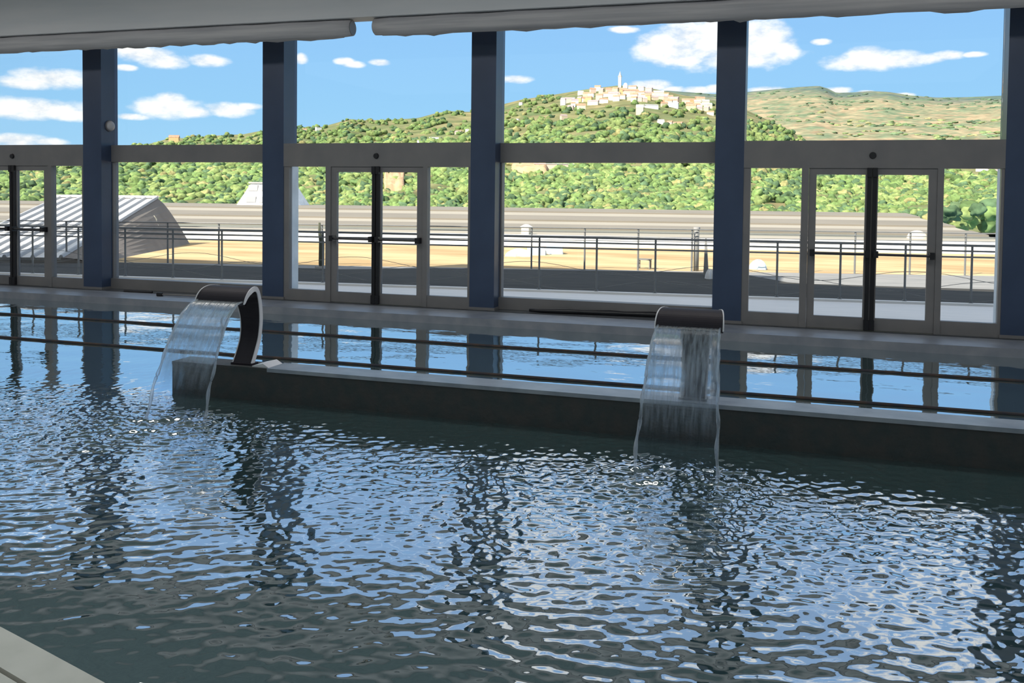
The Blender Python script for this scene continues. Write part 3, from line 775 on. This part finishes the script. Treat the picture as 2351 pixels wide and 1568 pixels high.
heap('plastic_sacks', 'paleblue', 1742, 618, 0.24, 0.22, 'pale blue and white sacks heaped just right of the dark column', 'sacks', 5)
heap('rubble_bag', 'tarp', 1630, 640, 0.13, 0.2, 'small white bag by the post at the column foot', 'bag', 7)
b_ = put(1482, 617)
ST = thing('low_stool', 'small dark framed stool on the gravel behind the near railing', 'stool', tuple(b_))
MB().box(b_[0]-0.16, b_[0]+0.12, b_[1]-0.1, b_[1]+0.1, ZD+0.19, ZD+0.215).build('seat', 'vent', ST)
for sx in (-0.14, 0.1):
    for sy in (-0.08, 0.08):
        MB().box(b_[0]+sx-0.012, b_[0]+sx+0.012, b_[1]+sy-0.012, b_[1]+sy+0.012, ZD, ZD+0.19).build('leg', 'vent', ST)
b_ = put(1598, 622); hh = 0.88
VP = thing('vent_pipe', 'thick grey vent pipe standing beside the right column', 'pipe', tuple(b_))
MB().tube([b_, (b_[0], b_[1], ZD+hh)], 0.055, 14).build('pipe', 'vent', VP, smooth=True)
MB().tube([(b_[0], b_[1], ZD+hh), (b_[0], b_[1], ZD+hh+0.05)], 0.07, 14).build('cap', 'slate', VP)
b_ = put(1621, 632)
tag(MB().hexa([(b_[0]-0.05, b_[1]-0.05, ZD), (b_[0]+0.05, b_[1]-0.05, ZD), (b_[0]+0.05, b_[1]+0.05, ZD), (b_[0]-0.05, b_[1]+0.05, ZD)], [(b_[0]-0.03, b_[1]-0.03, ZD+0.75), (b_[0]-0.0, b_[1]-0.03, ZD+0.75), (b_[0]-0.0, b_[1]+0.0, ZD+0.75), (b_[0]-0.03, b_[1], ZD+0.75)]).build('marker_post', 'vent'), 'thin dark stake right of the grey vent pipe', 'post')
b_ = put(738, 615)
PA = thing('folded_parasol', 'dark folded parasol standing outside the left pane of the middle doors', 'parasol', tuple(b_))
tz = at_y(733, 511, b_[1])[2]
MB().tube([b_, (b_[0]+0.0, b_[1], ZD+0.3)], 0.018, 8).build('pole', 'steel', PA)
MB().tube([(b_[0], b_[1], ZD+0.02), (b_[0], b_[1], ZD+0.15), (b_[0]+0.005, b_[1], ZD+0.55), (b_[0]-0.03, b_[1], tz-0.28), (b_[0]-0.05, b_[1], tz-0.2), (b_[0]-0.05, b_[1], tz)], [0.055, 0.06, 0.058, 0.04, 0.03, 0.022], 10).build('canopy', 'parasol', PA, smooth=True)
MB().box(b_[0]-0.1, b_[0]+0.1, b_[1]-0.1, b_[1]+0.1, ZD, ZD+0.04).build('base', 'slate', PA)
b_ = at_y(2105, 556, 31.0)
rows = [[(b_[0]+0.3*math.cos(t*1.57/5)*math.cos(a*6.283/16), 31+0.3*math.cos(t*1.57/5)*math.sin(a*6.283/16), ZD+0.33+0.25*math.sin(t*1.57/5)) for a in range(17)] for t in range(6)]
tag(MB().grid(rows).build('roof_dome', 'cream', smooth=True), 'small pale dome skylight beyond the right doors', 'skylight')
b_ = at_y(1207, 537, 27.2)
VB = thing('vent_box', 'small pale vent box with cowl on the white parapet', 'vent', (b_[0], 27.2, ZD+0.33))
MB().box(b_[0]-0.10, b_[0]+0.14, 27.05, 27.3, ZD+0.33, ZD+0.55).build('box', 'cream', VB)
MB().hexa([(b_[0]-0.14, 27.02, ZD+0.55), (b_[0]+0.18, 27.02, ZD+0.55), (b_[0]+0.18, 27.33, ZD+0.55), (b_[0]-0.14, 27.33, ZD+0.55)], [(b_[0]-0.02, 27.1, ZD+0.63), (b_[0]+0.06, 27.1, ZD+0.63), (b_[0]+0.06, 27.25, ZD+0.63), (b_[0]-0.02, 27.25, ZD+0.63)]).build('cowl', 'hwhite', VB)

# ------------------------------------------------------------------ hills
NS = np.array([(-900,330),(-300,345),(0,352),(200,345),(272,338),(340,331),(380,320),(400,316),(430,318),(480,312),(560,308),(600,300),(690,292),(740,291),(780,280),(800,273),(830,276),(900,275),(960,271),(1000,260),(1030,255),(1080,257),(1160,238),(1200,228),(1250,221),(1310,211),(1340,206),(1420,196),(1480,200),(1530,210),(1560,217),(1640,232),(1716,254),(1800,292),(1850,322),(1950,345),(2100,350),(2400,345),(3200,330)], float)
FS = np.array([(1000,300),(1400,235),(1500,212),(1530,208),(1600,213),(1640,216),(1716,211),(1780,205),(1830,200),(1880,197),(1900,203),(1920,213),(1960,212),(2000,209),(2040,211),(2090,219),(2150,224),(2220,223),(2290,220),(2400,216),(2700,224),(3200,240)], float)
RN0, RN1 = 330.0, 1500.0
def ysky(x): return np.interp(x, NS[:, 0], NS[:, 1])
def near_pt(x, s):
    r = RN0*(RN1/RN0)**s
    y = 535+(ysky(x)-535)*s**0.8
    return at_r(x, y, r)
def s_of_y(x, y):
    return max(0.0, min(1.0, ((535-y)/(535-ysky(x)))))**(1/0.8)
def far_pt(x, s):
    r = 1750*(4200/1750)**s
    y = 352+(np.interp(x, FS[:, 0], FS[:, 1])-352)*s**0.8
    return at_r(x, y, r)
def vnoise(co, scale, seed, octs=4):
    q = np.random.default_rng(seed); out = np.zeros(len(co)); amp = 1; tot = 0
    for o in range(octs):
        acc_ = np.zeros(len(co))
        for _ in range(10):
            v = q.normal(size=3); v[2] *= 0.5; v /= np.linalg.norm(v); k = 6.283/scale*(2**o)*q.uniform(0.6, 1.5)
            acc_ += np.sin(co@v*k+q.uniform(0, 6.283))
        out += amp*acc_/4.5; tot += amp; amp *= 0.6
    return out/tot*1.3
def terrain(name, fn, xs, ss, label, pal, seed, zamp):
    pts = np.array([[fn(x, s) for x in xs] for s in ss]); nr, ncl = pts.shape[:2]
    last = pts[-1].copy(); last[:, :2] *= 1.12; last[:, 2] -= 60
    pts = np.concatenate([pts, last[None]], 0); nr += 1
    co = pts.reshape(-1, 3)
    sv = np.concatenate([np.repeat(ss, ncl), np.ones(ncl)])
    n1 = vnoise(co, 90, seed); co[:, 2] += n1*zamp*np.clip((1-sv)*6, 0, 1)*np.clip(sv*6, 0.2, 1)
    n2 = vnoise(co, 140, seed+1); n3 = vnoise(co, 45, seed+2)
    if name == 'hill_far': n2 = n2*1.6+0.8*vnoise(co, 420, 88)
    t = np.clip(0.5+0.5*n2+0.25*n3, 0, 1)[:, None]; t2 = np.clip(n3*0.9-0.25, 0, 1)[:, None]
    P = [np.array(c) for c in pal]
    tint = P[0]*(1-t)+P[1]*t; tint = tint*(1-t2)+P[2]*t2
    if len(P) > 3:                                  # wooded crest
        az_ = np.degrees(np.arctan2(co[:, 0], co[:, 1]))
        wcr = np.clip((sv-0.80)*7, 0, 1)*np.clip(0.75+0.8*vnoise(co, 700, 93)+0.5*n2, 0, 1)
        tint = tint*(1-wcr[:, None])+P[3]*wcr[:, None]
    idx = np.arange(nr*ncl).reshape(nr, ncl)
    fc = np.stack([idx[:-1, :-1], idx[:-1, 1:], idx[1:, 1:], idx[1:, :-1]], -1).reshape(-1, 4)
    o = np_mesh(name, co, fc, 'terrain', smooth=True, tint=tint)
    return structure(o, label, 'hill')
terrain('hill_near', near_pt, np.arange(-700, 2900, 9.0), np.linspace(0, 1, 110), 'wooded green hill rising beyond the roofs to the hilltop village', [(0.11, 0.15, 0.06), (0.22, 0.195, 0.095), (0.34, 0.255, 0.13)], 41, 3.0)
terrain('hill_far', far_pt, np.arange(1000, 3000, 9.0), np.linspace(0, 1, 80), 'long pale ridge of dry fields behind the village hill, right', [(0.14, 0.19, 0.11), (0.34, 0.27, 0.165), (0.43, 0.26, 0.16), (0.085, 0.125, 0.105)], 53, 4.0)
# dark wooded summit on the far ridge
VL = MB().grid([[(x, y, -14) for x in np.linspace(-700, 400, 12)] for y in np.linspace(62, 420, 8)])
structure(VL.build('ground_valley', 'earth'), 'floor of the valley beyond the metal roof', 'ground')

# ------------------------------------------------------------------ trees
def ico(sub):
    import bmesh
    bm = bmesh.new(); bmesh.ops.create_icosphere(bm, subdivisions=sub, radius=1.0)
    v = np.array([p.co[:] for p in bm.verts]); f = np.array([[q.index for q in fa.verts] for fa in bm.faces]); bm.free(); return v, f
V1, F1 = ico(1); V2, F2 = ico(2); V3, F3 = ico(3)
def crown(V, seed, amt=0.22):
    q = np.random.default_rng(seed); d = np.zeros(len(V))
    for k in range(9):
        w = q.normal(size=3); w /= np.linalg.norm(w); d += np.sin(V@w*q.uniform(3, 9)+q.uniform(0, 6.28))
    d += q.normal(size=len(V))*0.7
    return V*(1+amt*d/3)[:, None]*np.array([1, 1, 0.82])
pal = np.array([(0.095, 0.150, 0.055), (0.125, 0.185, 0.062), (0.165, 0.210, 0.075), (0.070, 0.115, 0.058), (0.225, 0.210, 0.090), (0.11, 0.165, 0.08)])
cand = []
q = np.random.default_rng(99)
NT = 14000
X_ = q.uniform(-250, 2650, NT*3); Y_ = q.uniform(215, 525, NT*3)
keep = []
gap = [(1215, 392, 55, 16), (905, 415, 32, 34), (1700, 445, 40, 22), (2250, 392, 60, 12), (1460, 228, 190, 34), (1540, 282, 50, 10), (400, 320, 22, 10), (995, 318, 40, 8), (1780, 470, 30, 12)]
for x, y in zip(X_, Y_):
    if y < ysky(x)+1 or len(keep) >= NT: continue
    if any(((x-a)/c)**2+((y-b)/d)**2 < 1 for a, b, c, d in gap) and q.random() < 0.93: continue
    up_ = np.clip((400-y)/150, 0, 1)
    if q.random() < 0.25*up_: continue
    keep.append((x, y))
P3 = []
for x, y in keep:
    s = s_of_y(x, y); P3.append((*near_pt(x, s), x, y, s))
P3 = np.array(P3)
nz = vnoise(P3[:, :3], 120, 66); nz2 = vnoise(P3[:, :3], 60, 67)
upf = np.clip((390-P3[:, 4])/120, 0, 1)
sel = (nz+0.5*nz2 > -0.1-1.2*(1-upf)+0.0*upf)
P3 = P3[sel]; nz2 = nz2[sel]; nz = nz[sel]
dist = np.hypot(P3[:, 0], P3[:, 1])
rad = (2.0+1.9*q.random(len(P3)))*np.clip(dist/650, 0.62, 1.2)
ci = np.clip(((nz2*0.9+q.normal(size=len(P3))*0.55)*1.6+2.2), 0, 5).astype(int)
tints = pal[ci]*(q.uniform(1.05, 1.6, (len(P3), 1))*(1-0.22*upf[sel])[:, None])
order = np.argsort(-(rad/dist))
vis = [i for i in order if 0 < P3[i, 3] < 2351 and 384 < P3[i, 4] < 500]
openings = [(0, 190), (272, 603), (665, 750), (776, 857), (877, 960), (985, 1078), (1158, 1636), (1717, 1832), (1868, 1978), (2010, 2124), (2162, 2292)]
vis = [i for i in vis if any(a+6 < P3[i, 3] < b-6 for a, b in openings)]
ind = set(vis[:290])
variants = []
for k in range(10):
    me_v = crown(V3, 200+k, 0.30)
    t = np.tile(pal[k % 6]*(1.3+0.2*((k*7) % 5-2)/2), (len(me_v), 1))
    o = np_mesh('broadleaf_tree', me_v, F3, 'foliage', tint=t)
    variants.append(o)
n = 0
for i in vis[:290]:
    v = variants[n % 10]
    o = v if n < 10 else v.copy()
    if n >= 10: COL.objects.link(o)
    r = rad[i]; o.location = (P3[i, 0], P3[i, 1], P3[i, 2]+r*0.35); o.scale = (r, r, r*(0.9+0.3*random.random())); o.rotation_euler = (0, 0, random.random()*6.28)
    tag(o, 'leafy tree in the dense woodland low on the hillside beyond the metal roof', 'tree', 'woodland trees low on the hillside')
    n += 1
rest = [i for i in range(len(P3)) if i not in ind]
vs = []; fs = []; ts = []; base = 0
cr_v = [crown(V2, 300+k, 0.28) for k in range(12)]
for j, i in enumerate(rest):
    a = q.uniform(0, 6.28); c_, s_ = math.cos(a), math.sin(a)
    V = cr_v[j % 12]; R2 = np.stack([V[:, 0]*c_-V[:, 1]*s_, V[:, 0]*s_+V[:, 1]*c_, V[:, 2]*q.uniform(0.85, 1.25)], 1)*rad[i]
    vs.append(R2+P3[i, :3]+np.array([0, 0, rad[i]*0.35])); fs.append(F2+base); base += len(V)
    ts.append(np.tile(tints[i], (len(V), 1)))
fo = np_mesh('woodland', np.concatenate(vs), np.concatenate(fs), 'foliage', tint=np.concatenate(ts))
tag(fo, 'mass of small green trees covering the hill up to the village', 'woodland', kind='stuff')
# scattered scrub on the far ridge
vs = []; fs = []; ts = []; base = 0
for j in range(1500):
    x = q.uniform(1500, 2500); s = q.uniform(0.05, 1)**1.3
    p = far_pt(x, s); 
    if vnoise(p[None], 500, 71)[0] < 0.1: continue
    r = q.uniform(3, 5.5)*(1+0.6*s); V = cr_v[j % 12]*np.array([1.5, 1.5, 0.7])*r
    vs.append(V+p); fs.append(F2+base); base += len(V); ts.append(np.tile(pal[3 if s > 0.6 else int(q.integers(0, 6))]*q.uniform(0.9, 1.5)+0.03, (len(V), 1)))
fo = np_mesh('scrub', np.concatenate(vs), np.concatenate(fs), 'foliage', tint=np.concatenate(ts))
tag(fo, 'patches of scrub and small woods scattered over the pale far ridge', 'scrub', kind='stuff')
# small trees close by on the right, in front of the end of the metal roof
qr = np.random.default_rng(5)
for k in range(26):
    x = 2135+qr.uniform(0, 215); y = 470+50*qr.random(); Y = 58+9*qr.random()
    if x < 2160: y = 500+8*qr.random()
    p = at_y(x, y, Y); v = variants[int(qr.integers(0, 10))]; o = v.copy(); COL.objects.link(o)
    r = 0.38+0.25*qr.random()
    o.location = tuple(p); o.scale = (r, r, r); o.rotation_euler = (0, 0, k*1.3)
    tag(o, 'small leafy tree beyond the right end of the metal roof', 'tree', 'small trees at the right end of the metal roof')
p = at_y(2176, 492, 56); o = variants[3].copy(); COL.objects.link(o); o.location = tuple(p); o.scale = (0.62, 0.62, 0.5)
if 'group' in o: del o['group']
tag(o, 'dark round bush at the right end of the metal roof', 'bush')
# bare earth scars
def scar(x, y, rx, ry, label, seed):
    rows = []; qq = random.Random(seed)
    for i in range(9):
        row = []
        for j in range(13):
            xx = x+rx*(j/6-1); yy = y+ry*(i/4-1)
            if abs(j-6) == 6 or abs(i-4) == 4: bump = -3
            else: bump = 2.5+2*qq.random()
            p = near_pt(xx, s_of_y(xx, yy)); d = p/np.linalg.norm(p); row.append(p+np.array([0, 0, bump])-np.array([d[0], d[1], 0])*2)
        rows.append(row)
    structure(MB().grid(rows).build('hill_scar', 'earth', smooth=True), label, 'earth')
scar(905, 420, 26, 26, 'orange earth cliff seen through the middle doors', 1)
scar(1215, 392, 45, 9, 'orange earth bank under the long white roof', 2)

# ------------------------------------------------------------------ houses
def house(x, y, w, h, wall, roof, label, cat='house', name='house', flat=False, yaw=None, group='hilltop village houses'):
    s = s_of_y(x, y+h*0.5); p = near_pt(x, s)
    r = float(np.linalg.norm(p)); k = r/F*1.02
    hw, hh = w*k/2, h*k
    yaw = (hash((x, y)) % 100)/100*0.9-0.45 if yaw is None else yaw
    yaw += math.atan2(p[0], p[1])*-1
    c_, s_ = math.cos(yaw), math.sin(yaw)
    o = thing(name, label, cat, (p[0], p[1], p[2]-1.0), group)
    dd = max(hw*0.55, 2.6)
    def T(a, b, z): return (p[0]+a*c_-b*s_, p[1]+a*s_+b*c_, p[2]+z)
    zt_ = hh*(0.72 if not flat else 0.95)
    MB().hexa([T(-hw, -dd, -4), T(hw, -dd, -4), T(hw, dd, -4), T(-hw, dd, -4)], [T(-hw, -dd, zt_), T(hw, -dd, zt_), T(hw, dd, zt_), T(-hw, dd, zt_)]).build('wall', wall, o)
    e = 1.06
    if flat:
        MB().hexa([T(-hw*e, -dd*e, zt_), T(hw*e, -dd*e, zt_), T(hw*e, dd*e, zt_), T(-hw*e, dd*e, zt_)], [T(-hw*e, -dd*e, zt_+hh*0.08), T(hw*e, -dd*e, zt_+hh*0.08), T(hw*e, dd*e, zt_+hh*0.08), T(-hw*e, dd*e, zt_+hh*0.08)]).build('roof', roof, o)
    else:
        zr = zt_+hh*0.34
        MB().add([T(-hw*e, -dd*e, zt_), T(hw*e, -dd*e, zt_), T(hw*e, dd*e, zt_), T(-hw*e, dd*e, zt_), T(-hw*e, 0, zr), T(hw*e, 0, zr)], [(0, 1, 5, 4), (2, 3, 4, 5), (1, 2, 5), (3, 0, 4), (0, 3, 2, 1)]).build('roof', roof, o)
    return o
VIL = [(1293,233,10,14,'hwhite','mauve'),(1305,230,14,10,'pink','mauve'),(1316,241,9,11,'hwhite','terracotta'),(1334,246,17,13,'cream','terracotta'),(1333,214,11,9,'hwhite','slate'),
 (1345,218,12,10,'tan','terracotta'),(1352,228,13,12,'orange','terracotta'),(1361,208,12,10,'pink','terracotta'),(1372,203,12,11,'hwhite','terracotta'),(1362,236,22,10,'cream','mauve'),
 (1376,222,14,11,'pink','terracotta'),(1381,209,10,10,'tan','mauve'),(1386,231,16,9,'hwhite','terracotta'),(1391,218,12,10,'cream','terracotta'),(1398,208,12,10,'pink','terracotta'),(1408,219,20,13,'cream','mauve'),
 (1413,207,12,10,'tan','terracotta'),(1430,209,14,11,'orange','terracotta'),(1429,222,15,9,'cream','terracotta'),(1452,202,16,9,'hwhite','terracotta'),(1448,212,30,12,'pink','terracotta'),(1472,204,12,9,'hwhite','mauve'),
 (1470,215,18,10,'cream','terracotta'),(1488,216,14,10,'tan','mauve'),(1490,206,14,8,'pink','mauve'),(1512,216,20,12,'cream','slate'),(1526,225,12,9,'tan','mauve'),(1495,245,26,8,'hwhite','slate'),(1469,253,15,20,'pink','cream'),
 (1546,241,20,9,'hwhite','slate'),(1549,228,16,9,'pink','mauve'),(1575,233,16,10,'pink','terracotta'),(1590,233,14,10,'orange','terracotta'),(1587,247,20,13,'yellow','terracotta'),(1607,228,18,9,'tan','terracotta'),(1606,252,10,12,'cream','mauve'),
 (1517,280,13,9,'hwhite','slate'),(1538,283,10,9,'pink','terracotta'),(1556,285,20,8,'hwhite','terracotta')]
qv = np.random.default_rng(31)
for _ in range(400):
    if len(VIL) >= 74: break
    x = qv.uniform(1310, 1635); top = np.interp(x, [1310, 1360, 1420, 1480, 1540, 1635], [226, 206, 203, 204, 218, 236]); y = top+qv.uniform(1, 26)
    if any(abs(x-g[0]) < 9 and abs(y-g[1]) < 5 for g in VIL): continue
    VIL.append((round(x), round(y), int(qv.integers(9, 16)), int(qv.integers(8, 12)), ['hwhite', 'cream', 'tan', 'pink', 'cream', 'orange'][int(qv.integers(0, 6))], ['terracotta', 'mauve', 'terracotta', 'slate'][int(qv.integers(0, 4))]))
CN = {'hwhite': 'white', 'cream': 'cream', 'tan': 'tan', 'pink': 'pinkish', 'yellow': 'yellow', 'orange': 'orange', 'terracotta': 'terracotta', 'mauve': 'faded red', 'slate': 'grey'}
ORD = ['leftmost', 'second', 'third', 'fourth', 'fifth', 'sixth', 'seventh', 'eighth', 'ninth', 'tenth', 'eleventh', 'twelfth', 'thirteenth', 'fourteenth', 'fifteenth', 'sixteenth', 'seventeenth', 'eighteenth', 'nineteenth', 'twentieth']
ROWS = [(207, 'skyline row of the village'), (213.5, 'row under the village skyline'), (220.5, 'upper middle row of the village'), (227.5, 'middle row of the village'), (237, 'lower row of the village'), (262, 'lowest row of the village'), (999, 'cluster below the village')]
def vrow(h): return [n for lim, n in ROWS if h[1] < lim][0]
for h in VIL:
    row = sorted([g for g in VIL if vrow(g) == vrow(h)], key=lambda g: g[0]); i = row.index(h)
    hh_ = (h[0], h[1], h[2]*1.08, h[3]*1.1, h[4], h[5])
    house(*hh_, '%s house, %s roof, %s%s in the %s' % (CN[h[4]], CN[h[5]], ORD[i], ' from left' if i else '', vrow(h)))
# bell tower and white church
s = 1.0
p = near_pt(1423, 0.985); k = np.linalg.norm(p)/F
BT = thing('bell_tower', 'tall pale bell tower rising above the hilltop village', 'tower', tuple(p))
tw = 3.2*k
zt_ = at_r(1423, 176, math.hypot(p[0], p[1]))[2]; zz = at_r(1423, 163, math.hypot(p[0], p[1]))[2]
MB().box(p[0]-tw, p[0]+tw, p[1]-tw, p[1]+tw, p[2]-8, zt_).build('shaft', 'hwhite', BT)
MB().box(p[0]-tw*0.45, p[0]+tw*0.45, p[1]-tw*1.03, p[1]-tw*0.9, zt_-5*k, zt_-1.5*k).build('belfry_opening', 'slate', BT.children[0])
MB().box(p[0]-tw*1.2, p[0]+tw*1.2, p[1]-tw*1.2, p[1]+tw*1.2, zt_, zt_+1.0*k).build('cornice', 'tan', BT)
MB().add([(p[0]-tw, p[1]-tw, zt_+k), (p[0]+tw, p[1]-tw, zt_+k), (p[0]+tw, p[1]+tw, zt_+k), (p[0]-tw, p[1]+tw, zt_+k), (p[0], p[1], zz)], [(0, 1, 4), (1, 2, 4), (2, 3, 4), (3, 0, 4), (3, 2, 1, 0)]).build('spire', 'slate', BT)
p = near_pt(1436, 0.98)
CH = thing('domed_church', 'white domed church right of the bell tower', 'church', tuple(p))
cw = 5*k
MB().box(p[0]-cw, p[0]+cw, p[1]-cw, p[1]+cw, p[2]-6, p[2]+6*k).build('drum', 'hwhite', CH)
MB().grid([[(p[0]+cw*0.95*math.cos(t*1.57/5)*math.cos(a*6.283/14), p[1]+cw*0.95*math.cos(t*1.57/5)*math.sin(a*6.283/14), p[2]+6*k+6*k*math.sin(t*1.57/5)) for a in range(15)] for t in range(6)]).build('dome', 'hwhite', CH, smooth=True)
# farms elsewhere on the hill
G2 = 'scattered houses on the wooded hill'
for a in [(400,320,20,15,'orange','terracotta','orange farmhouse alone on the left end of the hill skyline'),(701,300,12,8,'cream','terracotta','cream house low on the skyline left of the middle doors'),
          (731,296,12,7,'hwhite','slate','small white house on the skyline above the middle doors, left'),(968,326,18,7,'hwhite','slate','white flat building above the middle doors, left of a pair'),
          (1000,320,26,9,'hwhite','slate','long white building above the middle doors, right of a pair'),(1052,305,14,8,'pink','mauve','pinkish house left of the navy column'),(1075,300,12,7,'hwhite','slate','white house touching the navy column in view'),
          (1187,276,9,6,'hwhite','slate','tiny white house on the slope just right of the navy column'),(1196,238,7,6,'hwhite','mauve','tiny white house near the skyline right of the navy column'),(1294,268,14,9,'tan','mauve','tan house among trees below the left end of the village'),
          (2255,392,22,9,'hwhite','slate','white house above the trees at the far right, left of two'),(2282,396,22,10,'hwhite','mauve','white house above the trees at the far right, right of two')]:
    house(*a[:6], a[6], flat=a[5] == 'slate', group=G2)
house(1272, 383, 84, 12, 'pink', 'hwhite', 'long building with a white flat roof above the orange earth bank', 'building', flat=True, yaw=0.0, group=G2)

# ------------------------------------------------------------------ row of added fill lights over the far half of the pool
LP = None
for k in range(10):
    x, y = -16.5+2.4*k, 8.2
    ld = bpy.data.lights.new('fill_light', 'AREA'); ld.shape = 'RECTANGLE'; ld.size = 2.1; ld.size_y = 0.7; ld.energy = FILL_ROW_W/10; ld.color = (1.0, 0.97, 0.93)
    lo = bpy.data.objects.new('fill_light', ld); COL.objects.link(lo); lo.location = (x, y, ZT-0.03)
ld = bpy.data.lights.new('broad_fill', 'AREA'); ld.shape = 'RECTANGLE'; ld.size = 17; ld.size_y = 7.5; ld.energy = FILL_BROAD_W; ld.color = (0.88, 1.0, 1.0)  # broad unseen fill light added to lift the near water and wall
lo = bpy.data.objects.new('broad_fill', ld); COL.objects.link(lo); lo.location = (-4.5, 0.8, ZT-0.02)
bpy.context.view_layer.update()
